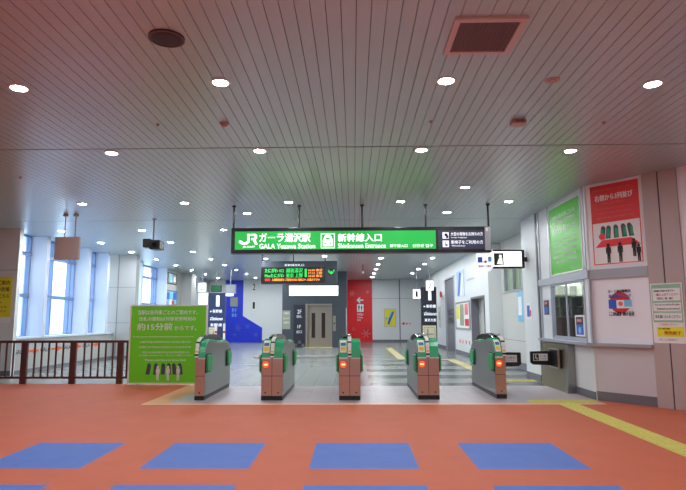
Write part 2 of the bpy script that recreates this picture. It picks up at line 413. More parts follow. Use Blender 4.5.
# corridor wall with a tall doorway and a low opening
CX = 4.15
cr = MB(); cr.cur = 0
def cseg(y0, y1, z0, z1): cr.box(CX, CX + .3, y0, y1, z0, z1)
cseg(17.3, 17.9, 0, HC); cseg(17.9, 19.85, 2.07, HC); cseg(19.85, 23.15, 0, HC); cseg(23.15, 25.4, 3.1, HC); cseg(25.4, 34.4, 0, HC)
cr.box(4.45, 4.7, 17.3, 17.4, 0, HC)
cr.cur = 1
for y0, y1 in ((17.3, 17.9), (19.85, 23.15), (25.4, 34.4)): cr.box(CX - .012, CX, y0, y1, 0, .14)
cr.cur = 2; cr.box(CX + .3, CX + .34, 17.4, 20.0, 0, 2.2)
struct('wall_corridor', cr, ['white_wall', 'skirt', 'beige'])
d1 = build('door_1', MB().box(CX + .05, CX + .11, 23.2, 25.35, 0, 3.05), 'skirt', origin=(0, 0, 0)); d1['kind'] = 'structure'
df = MB(); P = right_wall(CX); df.slab(P, -25.44, -25.36, 0, 3.14, -.2, .02); df.slab(P, -23.2, -23.12, 0, 3.14, -.2, .02); df.slab(P, -25.36, -23.2, 3.06, 3.14, -.2, .02)
build('door_frame', df, 'alu', d1)
words(d1, right_wall(CX + .05), [('出口', -25.0, 1.5, -23.7, 1.78, .06), ('改札', -25.0, 1.16, -23.7, 1.44, .06)], 'black_mark', .004)
d2f = MB(); d2f.slab(P, -19.9, -19.82, 0, 2.1, -.25, .02); d2f.slab(P, -17.94, -17.86, 0, 2.1, -.25, .02); d2f.slab(P, -19.82, -17.94, 2.03, 2.1, -.25, .02)
struct('trim_6', d2f, 'skirt')
# far wall
BY = 33.5
fw = MB(); fw.cur = 0
fw.box(-10.2, 4.2, BY, BY + .15, 0, HC)
FP = front(BY)
fw.cur = 1
fw.poly(FP, [(-7.65, 0.0), (-5.42, 0.0), (-5.42, .86), (-6.58, 1.56), (-6.58, HC), (-7.65, HC)], 0, .01)
fw.cur = 2; fw.slab(FP, -.5, 1.12, 0, HC, 0, .01)
fw.cur = 3; fw.slab(FP, -5.42, -3.4, 0, .12, 0, .014); fw.slab(FP, 1.12, 4.15, 0, .14, 0, .014); fw.slab(FP, 2.72, 2.78, 0, HC, 0, .01); fw.slab(FP, 1.12, 4.1, 2.55, 2.565, 0, .004)
fw.cur = 4
for a, b, r in ((-6.3, .95, .16), (-5.8, .45, .14), (-6.85, .85, .22), (-7.05, .45, .12)): snowflake(fw, FP, a, b, r, .01, .013)
fw.cur = 5
for a, b, r in ((.74, .5, .26), (-.08, 2.86, .2), (.0, .75, .12), (.85, 2.95, .1)): snowflake(fw, FP, a, b, r, .01, .013)
struct('wall_back', fw, ['white_wall', 'blue_wall', 'red_wall', 'skirt', 'blue_soft', 'pink_mark'])
# left-hand side
LX = -8.55; GX = -9.0
wl = MB(); wl.cur = 0
wl.box(-9.2, LX, 14.15, 25.45, 0, .88)             # low wall under the windows
wl.box(-9.2, LX - .05, 25.45, 29.7, 0, HC); wl.box(-9.2, LX - .05, 29.7, 31.2, 0, .88); wl.box(-9.2, LX - .05, 31.2, 33.5, 0, HC)
wl.box(-10.3, -10.2, -6.2, 14.15, 0, HC)
wl.cur = 1; wl.box(LX, LX + .015, 14.15, 25.45, 0, .1)
wl.cur = 2; wl.box(-9.2, LX + .04, 14.15, 25.45, .88, .93)
struct('wall_left', wl, ['pillar_grey', 'skirt', 'fin'])
lc = MB(); lc.cur = 0; lc.box(-10.2, -8.5, 14.0, 14.15, 0, HC); lc.cur = 1
lc.box(-10.2, -8.5, 13.995, 14.0, 2.62, 2.63); lc.box(-10.2, -8.5, 13.99, 14.0, 0, .12)
struct('wall_left_column', lc, ['white_wall', 'skirt'])
bc = MB(); bc.cur = 0; bc.box(-9.1, -7.78, 19.9, 20.2, 0, HC); bc.cur = 1
for z in (1.25, 2.5): bc.box(-9.1, -7.78, 19.894, 19.9, z, z + .012)
bc.box(-8.42, -8.40, 19.894, 19.9, 0, HC); bc.box(-9.1, -7.77, 19.885, 19.9, 0, .1)
struct('wall_left_pillar', bc, ['pillar_grey', 'skirt'])
bc2 = MB(); bc2.cur = 0; bc2.box(-8.6, -8.1, 27.9, 28.7, 0, HC); struct('wall_left_far_pillar', bc2, 'pillar_grey')
pier = MB()
for y0 in (15.3, 17.8, 19.2, 22.3, 25.3): pier.box(-9.12, -8.5, y0, y0 + .16, .93, HC)
struct('trim_7', pier, 'fin')
for i, (y0, y1, muls) in enumerate(((14.15, 15.3, []), (15.46, 17.8, [16.45, 17.5]), (17.96, 19.2, [18.9]), (20.2, 22.3, []), (22.46, 25.3, [23.6, 24.9]), (29.7, 31.2, [30.4]))):
    g = build('window_%d' % (i + 3), MB().box(GX - .01, GX + .01, y0, y1, .9, HC), 'glass', origin=(0, 0, 0)); g['kind'] = 'structure'
    f = MB(); P = left_wall(GX)
    for z in (1.98, 3.12): f.slab(P, y0, y1, z, z + .1, -.05, .08)
    for y in muls: f.slab(P, y - .04, y + .04, .9, HC, -.05, .07)
    f.border(P, y0, y1, .9, HC, .05, -.05, .06)
    build('window_frame', f, 'winframe', g)
# the hall behind the photographer
struct('wall_front', MB().box(-10.2, 7.1, -6.35, -6.2, 0, HC), 'wall_pale')
struct('wall_right_front', MB().box(6.6, 6.75, -6.2, 6.56, 0, HC), 'wall_pale')
# the ticket office behind its window
struct('wall_office_back', MB().box(4.29, 7.0, 13.30, 13.44, 0, 2.72), 'shelf_grey')
struct('wall_office_right', MB().box(7.0, 7.2, 6.6, 13.44, 0, 2.72), 'beige')
struct('ceiling_office', MB().box(4.2, 7.2, 9.86, 13.44, 2.72, 2.8), 'beige')

# window of the ticket office
w1 = build('window_1', MB().box(W + .025, W + .033, 9.99, 11.63, .98, 2.03), 'glass', origin=(0, 0, 0)); w1['kind'] = 'structure'
P = right_wall(W); f = MB(); f.border(P, -11.66, -9.96, .95, 2.05, .04, -.06, .015); f.slab(P, -10.92, -10.885, .99, 2.01, -.045, -.015); f.slab(P, -11.62, -10.0, .99, 1.02, -.045, -.01)
build('window_frame', f, 'alu', w1)

# outside
struct('ground_outside', MB().add([(-90, -5, -.05), (-10.4, -5, -.05), (-10.4, 120, -.05), (-90, 120, -.05)], [(0, 1, 2, 3)]), 'snow')
hb = MB(); hb.box(-46, -31, 52, 72, -.05, 3.6)
hb.poly(front(52), [(-46, 3.6), (-31, 3.6), (-34, 5.0), (-43, 5.0)], -20, 0)
tag(build('building', hb, 'far_building'), 'pale low building outside, seen through the left windows', 'building')

# ------------------------------------------------------------------ tactile paving
def tactile(name, label, x0, x1, y0, y1, along='y', m='yellow_tactile'):
    t = thing(name, label, 'tactile paving', ((x0 + x1) / 2, (y0 + y1) / 2, 0), 'yellow tactile strips')
    build('mat', MB().box(x0, x1, y0, y1, 0, .005), m, t)
    mb = MB(); n = 4
    if along == 'y':
        for i in range(n):
            c = x0 + (x1 - x0) * (i + .5) / n
            y = y0
            while y < y1 - .05: mb.box(c - .017, c + .017, y + .02, min(y + .28, y1 - .01), .005, .010); y += .3
    else:
        for i in range(n):
            c = y0 + (y1 - y0) * (i + .5) / n
            x = x0
            while x < x1 - .05: mb.box(x + .02, min(x + .28, x1 - .01), c - .017, c + .017, .005, .010); x += .3
    build('raised_bars', mb, m, t)
tactile('tactile_strip', 'long yellow tactile strip crossing the orange floor to the ticket window', 3.28, 3.59, 1.0, 9.40)
tactile('tactile_strip', 'short yellow tactile strip along the edge of the grey tiles by the ticket window', 2.9, 4.0, 9.42, 9.72, 'x')
tactile('tactile_strip', 'yellow tactile strip just past the rightmost gate, beside the white column', 2.85, 4.0, 12.55, 12.85, 'x')
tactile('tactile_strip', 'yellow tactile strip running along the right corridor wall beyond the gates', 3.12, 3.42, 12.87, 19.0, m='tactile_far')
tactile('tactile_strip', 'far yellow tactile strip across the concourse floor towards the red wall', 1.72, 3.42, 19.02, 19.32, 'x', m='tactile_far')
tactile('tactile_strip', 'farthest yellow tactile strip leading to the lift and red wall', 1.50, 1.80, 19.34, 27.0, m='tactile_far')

# ------------------------------------------------------------------ ticket gates
PROF = [(0, .705), (.02, .80), (.06, .885), (.12, .95), (.20, .985), (.32, 1.0), (.5, .985), (.75, .945), (1.05, .928), (1.4, .94), (1.65, .935), (1.82, .90), (1.93, .83), (1.98, .75)]
BODY = [(0, .07)] + PROF + [(1.99, .62), (1.99, .07)]
HOOD = [(.02, .80), (.05, .93), (.14, 1.01), (.4, 1.065), (.8, 1.095), (1.2, 1.085), (1.6, 1.045), (1.9, .94), (1.9, .84), (1.6, .9), (.3, .9), (.1, .8)]
def reader_half(t, x0, x1, sgn):
    """the half with the card reader: green surround, white plate, two screens, the round no-entry lamp"""
    build('reader_surround', MB().shell(x0 + .004, x1 - .004, PROF[0:6], .008), 'gate_green', t)
    pl = build('card_reader', MB().shell(x0 + .022, x1 - .022, [(.022, .79), (.06, .885), (.12, .95), (.19, .98)], .016), 'white_plastic', t)
    build('screen', MB().shell(x0 + .034, x1 - .034, [(.07, .898), (.115, .945)], .02), 'screen_blue', pl)
    build('touch_pad', MB().shell(x0 + .034, x1 - .034, [(.034, .82), (.058, .878)], .02), 'yellow', pl)
    F = front(0); c = (x0 + x1) / 2
    build('trim_strip', MB().box(x0, x1, -.012, .0, .69, .712), 'white_plastic', t)
    lamp = build('no_entry_lamp', MB().disc(F, c, .595, .056, 0, .012), 'entry_red', t)
    build('lamp_bar', MB().slab(F, c - .03, c + .03, .583, .607, .012, .016), 'entry_core', lamp)
    build('lamp_rim', MB().disc(F, c, .595, .066, 0, .006), 'black', t)
def hood_half(t, x0, x1):
    """the half with the round green hood at the mouth of the ticket slot"""
    build('green_hood', MB().shell(x0 + .003, x1 - .003, PROF[0:7], .014), 'gate_green', t)
    build('trim_strip', MB().box(x0, x1, -.01, .0, .69, .712), 'white_plastic', t)
def pads(t, x, sgn):
    """rubber sensor pads at both ends of a side face"""
    for y0, y1, z0, z1 in ((.03, .34, .47, .75), (1.62, 1.92, .46, .74)):
        a, b = (x, x + sgn * .045) if sgn > 0 else (x + sgn * .045, x)
        o = build('side_pad', MB().side(a, b, [(y0, z0 + .03), (y0, z1 - .02), (y0 + .03, z1), (y1 - .05, z1), (y1, z1 - .04), (y1, z0 + .08), (y1 - .06, z0), (y0 + .03, z0)]), 'gate_green_dark', t, bevel=.008)
        a, b = (x, x + .012) if sgn > 0 else (x - .012, x)
        build('pad_edge', MB().box(a, b, y0 - .024, y1 + .016, z0 - .022, z1 + .02), 'black', o)
def gate(w, left, right):
    t = thing('ticket_gate', '', 'ticket gate', (0, 0, 0), 'ticket gates in a row')
    h = w / 2
    build('body', MB().side(-h, h, BODY), 'steel', t, bevel=.006)
    build('plinth', MB().box(-h + .004, h - .004, -.004, 1.985, 0, .07), 'black', t)
    F = front(0)
    fp = MB()
    if left and right:
        for a, b in ((-h + .004, -.004), (.004, h - .004)):
            fp.slab(F, a, b, .075, .40, 0, .006); fp.slab(F, a, b, .408, .685, 0, .006)
    else:
        fp.slab(F, -h + .004, h - .004, .075, .40, 0, .006); fp.slab(F, -h + .004, h - .004, .408, .685, 0, .006)
    build('front_panel', fp, 'steel_front', t)
    sm = MB(); sm.slab(F, -h + .004, h - .004, .400, .408, 0, .0065)
    if left and right: sm.slab(F, -.004, .004, .075, .685, 0, .0065)
    build('panel_seam', sm, 'black', t)
    for c in ([-w * .3, w * .3] if (left and right) else [0.0]):
        build('lock', MB().disc(F, c, .125, .014, .006, .012, 12), 'black', t)
    mid = -.0 if (left and right) else (h - .02 if left else -h + .02)
    dv = build('divider_hood', MB().side(mid - .028, mid + .028, HOOD), 'dark_glass', t, bevel=.006)
    ed = MB()
    ed.shell(mid - .03, mid + .03, [(.005, .72), (.02, .80), (.05, .93), (.14, 1.01), (.3, 1.045)], .012)
    build('edge_strip', ed, 'white_plastic', dv)
    for k in range(5):
        y = .012 + k * .018; z = .745 + k * .052
        build('edge_mark', MB().box(mid - .032, mid + .032, y - .022, y - .002, z, z + .03), ['black', 'yellow', 'black', 'yellow', 'black'][k], dv)
    build('sensor', MB().lathe((mid, .33, 1.05), [(.012, .05), (.028, .035), (.03, 0), (.03, -.01)], 14), 'steel_front', dv)
    if left:
        build('smoked_hood', MB().side(mid - (.125 if right else .10), mid - .03, [(.36, 1.0), (.46, 1.05), (.8, 1.085), (1.2, 1.075), (1.6, 1.03), (1.85, .93), (1.85, .88), (1.4, .9), (.4, .95)]), 'dark_glass', t, bevel=.012)
        x0, x1 = -h, (mid - .03); reader_half(t, x0, x1, -1); pads(t, -h, -1)
        build('green_top', MB().shell(-h + .01, mid - .03, [(.32, 1.0), (.5, .985), (.75, .945), (1.05, .928), (1.4, .94)], .024), 'gate_green', t)
    if right:
        hood_half(t, mid + .03, h); pads(t, h, 1)
        build('green_top', MB().shell(mid + .03, h - .01, [(.32, 1.0), (.5, .985), (.75, .945), (1.05, .928), (1.4, .94), (1.65, .935)], .024), 'gate_green', t)
    return t
GY = 9.77
g1 = gate(.175, False, True); g1.location = (-2.64, GY, 0)
g1['label'] = 'half width ticket gate in front of the green notice board, leftmost of the row'
g2 = gate(.37, True, True); g2.location = (-1.40, GY, 0)
g2['label'] = 'wide ticket gate between the leftmost narrow gate and the middle gate'
g3 = copy_tree(g2); g3.location = (-.07, GY, 0)
g3['label'] = 'middle ticket gate seen straight on, in line with the red wall'
g4 = copy_tree(g2); g4.location = (1.28, GY + .06, 0)
g4['label'] = 'wide ticket gate just right of the middle gate, its left side showing'
g5 = gate(.185, True, False); g5.location = (2.545, GY + .18, 0)
g5['label'] = 'half width ticket gate nearest the ticket window, rightmost of the row'
# white bar closing the passage
bb = thing('barrier_bar', '', 'barrier bar', (-1.1, 11.8, 0))
build('bar', MB().tube((-2.07, 11.87, .58), (-.08, 11.87, .58), .027, 10), 'white_plastic', bb)
for x in (-1.4, -.1): build('stand', MB().tube((x, 11.87, 0), (x, 11.87, .58), .015, 10).tube((x, 11.87, 0), (x, 11.87, .015), .05, 16), 'white_plastic', bb)
tag(bb, 'thin white bar across the passage behind the second and middle gates', 'barrier bar')

def paddle(t, x0, x1, y, tip):
    """black flap with clipped corners and a white wheelchair plate"""
    P = front(y); z0, z1 = .45, .73; e = .05
    if tip == 'left': pts = [(x0, z0 + e), (x0 + e, z0 + .015), (x1, z0), (x1, z1), (x0, z1 - .01)]
    else: pts = [(x0, z0), (x1 - e, z0 + .015), (x1, z0 + e), (x1, z1 - .01), (x0, z1)]
    o = build('flap', MB().poly(P, pts, -.03, .03), 'black', t, bevel=.008)
    a0, a1 = (x0 + .05, x0 + .33) if tip == 'left' else (x0 + .02, x1 - .08)
    pl = build('plate', MB().slab(P, a0, a1, z0 + .09, z1 - .055, .03, .034), 'white_plastic', o)
    ic = MB()
    if tip == 'left':
        ic.slab(P, a0 + .012, a0 + .105, z0 + .1, z1 - .065, .034, .036)
        build('pictogram', ic, 'black_mark', pl)
        wm = MB(); c = a0 + .055; wm.disc(P, c - .006, z0 + .2, .009, .036, .038, 10); wm.slab(P, c - .014, c, z0 + .13, z0 + .19, .036, .038); wm.slab(P, c - .014, c + .025, z0 + .13, z0 + .145, .036, .038); wm.slab(P, c + .012, c + .022, z0 + .11, z0 + .14, .036, .038)
        build('pictogram', wm, 'white_mark', pl)
        words(pl, P, [('車いす優先', a0 + .125, z0 + .16, a1 - .02, z0 + .205, .01), ('Priority', a0 + .125, z0 + .11, a1 - .03, z0 + .145, .01)], 'grey_mark', .036)
    else:
        words(pl, P, [('車いす優先', a0 + .05, z0 + .15, a1 - .03, z0 + .2, .01), ('Priority', a0 + .05, z0 + .11, a1 - .05, z0 + .14, .01)], 'grey_mark', .036)
    return o
pr = thing('gate_flap', 'black gate flap with a white plate sticking out behind the rightmost gate', 'gate flap', (2.66, 10.95, 0), 'black gate flaps')
paddle(pr, 2.70, 3.19, 10.95, 'right')
build('hinge', MB().box(2.64, 2.72, 10.90, 11.0, .42, .76), 'black', pr)

# stainless cabinet under the ticket window with its flap
st = thing('gate_cabinet', 'bulging stainless gate cabinet under the ticket window, holding a black flap', 'gate cabinet', (3.98, 11.3, 0))
cab = MB()
n = 8; outl = []
for i in range(n + 1):
    s_ = i / n; z = .0 + .88 * s_; bulge = .05 * (1 - s_) ** 2
    outl.append((4.0 - .03 - bulge, z))
vs = []
for y0 in (12.05, 10.72):
    vs += [(x, y0, z) for x, z in outl] + [(4.08, y0, .88), (4.08, y0, 0)]
k = n + 3
cab.add(vs, [tuple(range(k)), tuple(range(2 * k - 1, k - 1, -1))] + [(i, k + i, k + (i + 1) % k, (i + 1) % k) for i in range(k)])
build('body', cab, 'steel_warm', st)
edge = MB(); vs = []
for y0 in (10.72, 10.58):
    vs += [(x - .006, y0, z) for x, z in outl] + [(4.08, y0, .88), (4.08, y0, 0)]
edge.add(vs, [tuple(range(k)), tuple(range(2 * k - 1, k - 1, -1))] + [(i, k + i, k + (i + 1) % k, (i + 1) % k) for i in range(k)])
build('end_post', edge, 'steel', st)
build('flap_housing', MB().box(3.90, 3.99, 10.93, 11.42, .42, .77), 'black', st)
build('housing_frame', MB().border(right_wall(3.90), -11.43, -10.92, .41, .78, .02, -.02, .012), 'steel_front', st)
paddle(st, 3.48, 3.93, 11.30, 'left')

# ------------------------------------------------------------------ hanging signs
def hang_poles(t, pts, z, r=.016, m='frame_black'):
    for x, y in pts:
        o = build('pole', MB().tube((x, y, z), (x, y, HC), r), m, t)
        build('pole_cap', MB().tube((x, y, HC - .03), (x, y, HC), r * 2), m, o)
SY = 11.15; P = front(SY)
s = thing('station_sign', 'long lit green station name sign hanging over the ticket gates', 'hanging sign', (.15, SY + .1, 2.68))
build('casing', MB().box(-2.46, 2.77, SY, SY + .24, 2.68, 3.20), 'frame_black', s, bevel=.01)
gp = build('green_face', MB().slab(P, -2.38, 1.66, 2.755, 3.125, 0, .008), 'sign_green', s)
build('navy_face', MB().slab(P, 1.71, 2.64, 2.745, 3.125, 0, .006), 'sign_navy', s)
build('end_panel', MB().slab(P, 2.64, 2.76, 2.72, 3.19, 0, .006), 'alu', s)
build('switch', MB().slab(P, 2.66, 2.70, 3.10, 3.17, .006, .02), 'white_plastic', s)
lg = MB()
# company mark, drawn from strokes
lg.poly(P, [(-2.30, 2.90), (-2.24, 2.86), (-2.14, 2.86), (-2.085, 2.90), (-2.085, 3.075), (-2.13, 3.075), (-2.13, 2.925), (-2.16, 2.905), (-2.21, 2.905), (-2.235, 2.93), (-2.29, 2.95)][::1], .008, .012)
lg.poly(P, [(-2.065, 3.075), (-1.97, 3.075), (-1.935, 3.05), (-1.935, 2.985), (-1.965, 2.96), (-1.92, 2.86), (-1.975, 2.86), (-2.015, 2.95), (-2.05, 2.95), (-2.05, 2.99), (-1.985, 2.99), (-1.98, 3.0), (-1.98, 3.035), (-2.065, 3.035)], .008, .012)
build('company_mark', lg, 'sign_white', s)
words(s, P, [('JR-EAST', -2.22, 2.785, -1.97, 2.83, .03),
             ('ガーラ湯沢駅', -1.885, 2.905, -.86, 3.085, .03), ('GALA Yuzawa Station', -1.885, 2.775, -.76, 2.87, .02),
             ('新幹線入口', -.30, 2.905, .575, 3.07, .03), ('Shinkansen Entrance', -.30, 2.775, .655, 2.87, .015),
             ('新干线入口', .74, 2.785, 1.09, 2.85, .01), ('신칸센 입구', 1.19, 2.785, 1.60, 2.85, .01)], 'sign_white', .011)
ib = MB(); ib.border(P, -.645, -.365, 2.775, 3.075, .016, .008, .012)
ib.poly(P, [(-.605, 2.83), (-.59, 2.815), (-.42, 2.815), (-.405, 2.83), (-.405, 2.93), (-.43, 3.0), (-.455, 3.04), (-.50, 3.055), (-.51, 3.055), (-.555, 3.04), (-.58, 3.0), (-.605, 2.93)], .008, .012)
build('train_pictogram', ib, 'sign_white', s)
iw = MB(); iw.slab(P, -.545, -.465, 2.955, 2.99, .012, .014); iw.disc(P, -.56, 2.875, .02, .012, .014, 10); iw.disc(P, -.45, 2.875, .02, .012, .014, 10)
build('train_pictogram', iw, 'sign_green', s)
ic = MB(); ic.slab(P, 1.795, 1.92, 2.955, 3.085, .006, .01); ic.slab(P, 1.795, 1.92, 2.785, 2.915, .006, .01)
build('pictogram_plate', ic, 'sign_navy_text', s)
ic = MB(); ic.disc(P, 1.865, 3.03, .032, .01, .012, 12); ic.slab(P, 1.865, 1.91, 2.965, 3.02, .01, .012)
build('pictogram', ic, 'black_mark', s)
ic = MB(); ic.disc(P, 1.845, 2.885, .014, .01, .012, 10); ic.slab(P, 1.838, 1.852, 2.83, 2.875, .01, .012); ic.disc(P, 1.868, 2.825, .028, .01, .012, 12)
build('pictogram', ic, 'grey_mark', s)
words(s, P, [('大型の荷物をお持ちの方', 1.96, 3.01, 2.60, 3.085, .02), ('Large baggage', 1.97, 2.96, 2.28, 2.99, .01), ('車椅子をご利用の方', 1.96, 2.845, 2.60, 2.92, .02), ('Wheelchair', 1.97, 2.795, 2.25, 2.825, .01)], 'sign_navy_text', .009)
hang_poles(s, [(-2.44, SY + .12), (-1.10, SY + .12), (.19, SY + .12), (1.48, SY + .12), (2.75, SY + .12)], 3.2, .02)

# white lit sign by the white column
LY = 13.0; P = front(LY)
s = thing('lantern_sign', 'white lit box sign with a black pictogram beside the white column', 'hanging sign', (3.4, LY, 2.5))
build('casing', MB().box(2.92, 3.98, LY, LY + .2, 2.52, 2.95), 'frame_black', s, bevel=.008)
build('lit_face', MB().slab(P, 2.95, 3.91, 2.56, 2.91, 0, .006), 'lantern', s)
pg = MB(); pg.slab(P, 3.27, 3.49, 2.585, 2.87, .006, .009); build('pictogram', pg, 'black_mark', s)
pg = MB(); pg.disc(P, 3.42, 2.80, .035, .009, .012, 12); pg.poly(P, [(3.33, 2.62), (3.47, 2.60), (3.46, 2.76), (3.39, 2.76)], .009, .012); build('pictogram', pg, 'lantern_soft', s)
words(s, P, [('きっぷうりば', 3.53, 2.77, 3.76, 2.83, .005)], 'grey_mark', .008)
build('bracket', MB().box(3.97, 4.05, LY + .05, LY + .15, 2.68, 2.78), 'frame_black', s)
nt_ = thing('notice_sheet', 'small white notice with blue symbols hung on the lit box sign', 'notice', (3.02, LY - .02, 2.47))
build('sheet', MB().poly(P, [(2.86, 2.52), (2.97, 2.45), (3.15, 2.45), (3.24, 2.53), (3.24, 2.955), (2.86, 2.955)], .012, .016), 'paper_added_glow', nt_)
pc = MB(); pc.slab(P, 2.89, 3.0, 2.65, 2.78, .016, .019); build('picture', pc, 'blue_mark', nt_)
pc = MB(); pc.slab(P, 3.13, 3.21, 2.67, 2.79, .016, .019); build('picture', pc, 'lightblue_mark', nt_)
pc = MB(); pc.disc(P, 3.07, 2.67, .035, .016, .019, 12); build('picture', pc, 'pink_mark', nt_)
words(nt_, P, [('ご案内', 2.9, 2.87, 3.1, 2.92, .01), ('乗車券・定期券', 2.9, 2.53, 3.2, 2.60, .02)], 'black_mark', .017)

# departure board
DY = 19.5; P = front(DY)
s = thing('departure_board', 'hanging departure board with green and orange lettering before the lift', 'departure board', (-1.9, DY, 2.58))
build('casing', MB().box(-3.22, -.56, DY, DY + .2, 2.58, 3.38), 'slate', s, bevel=.01)
dd = build('display', MB().slab(P, -3.22, -.97, 2.63, 3.16, 0, .03), 'led_black', s)
words(dd, P, [('たにがわ 412', -3.08, 2.98, -2.42, 3.12, .06), ('越後湯沢', -2.34, 2.97, -1.76, 3.13, .06), ('Maxたにがわ', -3.08, 2.81, -2.42, 2.94, .06), ('東京 上野', -2.34, 2.80, -1.76, 2.95, .06), ('1', -1.69, 2.82, -1.62, 3.1, .04)], 'led_green', .034)
words(dd, P, [('16:05 東京', -1.56, 3.01, -1.08, 3.10, .06), ('17:12 上野', -1.56, 2.91, -1.08, 2.99, .06), ('18:20 東京', -1.56, 2.81, -1.08, 2.89, .06), ('上越新幹線をご利用の方は 改札口へ お進み下さい', -2.84, 2.68, -1.16, 2.77, .06)], 'led_orange', .034)
words(dd, P, [('案内', -3.08, 2.68, -2.9, 2.77, .04)], 'led_red', .034)
words(s, P, [('新幹線改札口', -2.4, 3.20, -1.72, 3.28, .02)], 'sign_navy_text', .006)
ar = MB(); ar.disc(P, -.76, 3.0, .12, .0, .012, 18)
a_ = build('arrow_lamp', ar, 'led_black', s)
ar = MB(); ar.poly(P, [(-.80, 3.02), (-.72, 3.02), (-.72, 2.98), (-.66, 2.98), (-.76, 2.90), (-.86, 2.98), (-.80, 2.98)], .012, .016); ar.slab(P, -.87, -.82, 2.98, 3.05, .012, .016); ar.slab(P, -.70, -.65, 3.0, 3.07, .012, .016)
build('arrow', ar, 'led_green', a_)
hang_poles(s, [(-3.2, DY + .1), (-2.1, DY + .1), (-.98, DY + .1)], 3.38, .022)

# hanging brown board
s = thing('hanging_board', 'square brown board hanging on two rods before the left windows', 'hanging board', (-6.32, 12.05, 2.66))
build('board', MB().box(-6.52, -5.98, 12.02, 12.08, 2.67, 3.17), 'brown_board', s, bevel=.006)
for x in (-6.33, -6.10):
    o = build('rod', MB().tube((x, 12.05, 3.17), (x, 12.05, HC), .012), 'brown_board', s)
    build('rod_cap', MB().lathe((x, 12.05, HC), [(.04, 0), (.055, -.02), (.055, -.05), (.02, -.06)], 16), 'brown_board', o)
# projector
s = thing('projector', 'black projector hanging from the ceiling on a single rod', 'projector', (-4.55, 12.7, 2.92))
build('body', MB().box(-4.62, -4.38, 12.5, 12.82, 2.95, 3.16), 'black', s, bevel=.02)
build('side_unit', MB().box(-4.80, -4.62, 12.56, 12.80, 3.0, 3.20), 'black', s, bevel=.02)
build('lens', MB().tube((-4.50, 12.5, 3.05), (-4.50, 12.46, 3.05), .05), 'dark_glass', s)
build('rod', MB().tube((-4.60, 12.7, 3.12), (-4.60, 12.7, HC), .016), 'brown_board', s)
build('rod_cap', MB().tube((-4.60, 12.7, HC - .02), (-4.60, 12.7, HC), .05), 'brown_board', s)

# ------------------------------------------------------------------ ceiling fittings
lamp0 = thing('ceiling_lamp', '', 'ceiling light', (0, 0, HC), 'round ceiling downlights')
build('diffuser', MB().lathe((0, 0, HC), [(.074, 0), (.074, -.008), (.06, -.012)], 28), 'lamp', lamp0)
rg = MB(); n = 28
def ring_mesh(mb, c, r0, r1, z0, z1, n=28):
    vs = []
    for r, z in ((r0, z0), (r1, z0), (r1, z1), (r0, z1)): vs += [(c[0] + r * math.cos(2 * math.pi * i / n), c[1] + r * math.sin(2 * math.pi * i / n), z) for i in range(n)]
    return mb.add(vs, [(j * n + i, j * n + (i + 1) % n, ((j + 1) % 4) * n + (i + 1) % n, ((j + 1) % 4) * n + i) for j in range(4) for i in range(n)])
build('ring', ring_mesh(rg, (0, 0), .075, .094, HC, HC - .012), 'lamp_ring', lamp0)
lamp1 = thing('ceiling_lamp', '', 'ceiling light', (0, 0, HC), 'round ceiling downlights')
build('diffuser', MB().lathe((0, 0, HC), [(.074, 0), (.074, -.008), (.06, -.012)], 28), 'lamp_far', lamp1)
build('ring', ring_mesh(MB(), (0, 0), .075, .094, HC, HC - .012), 'lamp_ring', lamp1)
ORD = ['first', 'second', 'third', 'fourth', 'fifth', 'sixth', 'seventh', 'eighth', 'ninth', 'tenth', 'eleventh', 'twelfth']
colx = [-7.62, -5.5, -3.36, -1.28, .95, 3.05]
seen = {5.28: [2, 3, 4, 5], 7.52: [2, 3, 4, 5], 10.92: [1, 2, 3, 4, 5], 14.33: [0, 1, 2, 3, 4, 5], 16.64: [0, 1, 2, 3, 4, 5], 19.0: [0, 1, 2, 4, 5], 20.6: [3], 21.44: [0, 1, 2, 4, 5], 23.85: [0, 1, 2, 4, 5], 26.25: [0, 1, 2, 4, 5], 28.7: [0, 1, 2, 4, 5], 31.4: [0, 1, 2, 4]}
exact = {(5.28, 2): (-3.34, 5.30), (5.28, 3): (-1.29, 5.22), (5.28, 4): (.92, 5.24), (5.28, 5): (2.99, 5.37), (7.52, 3): (-1.28, 7.48), (7.52, 4): (.95, 7.5), (7.52, 5): (3.03, 7.6), (10.92, 5): (3.1, 10.98), (10.92, 1): (-5.43, 10.94)}
used = [False, False]
def place_lamp(x, y, label):
    k = 1 if y > 13 else 0; src = (lamp0, lamp1)[k]
    o = src if not used[k] else copy_tree(src)
    used[k] = True
    o.location = (x, y, HC); o['label'] = label; return o
for ri, (ry, cs) in enumerate(seen.items()):
    for ci, c in enumerate(cs):
        x, y = exact.get((ry, c), (colx[c] + (.12 if c == 4 and ry > 20 else 0), ry))
        if c == 3 and ry == 20.6: x = -1.06
        place_lamp(x, y, 'round ceiling downlight, %s from the left in the %s row from the front' % (ORD[ci], ORD[ri]))
place_lamp(-2.32, 12.06, 'round ceiling downlight just behind the left part of the green station sign')
place_lamp(2.06, 12.1, 'round ceiling downlight just behind the navy part of the station sign')
place_lamp(1.99, 9.75, 'lone round ceiling downlight in front of the navy part of the station sign')
for ri, ry in enumerate((3.0, .75, -1.5, -3.8)):  # extra unseen downlights, added to light the near part of the hall
    for c in (1, 2, 3, 4, 5):
        place_lamp(colx[c], ry, 'added unseen ceiling downlight overhead behind the viewer, %s across in the %s row back' % (ORD[c - 1], ORD[ri]))
for ri, ry in enumerate((5.28, 7.52)):
    place_lamp(colx[1], ry, 'round ceiling downlight left of the frame, %s row from the front' % ORD[ri])

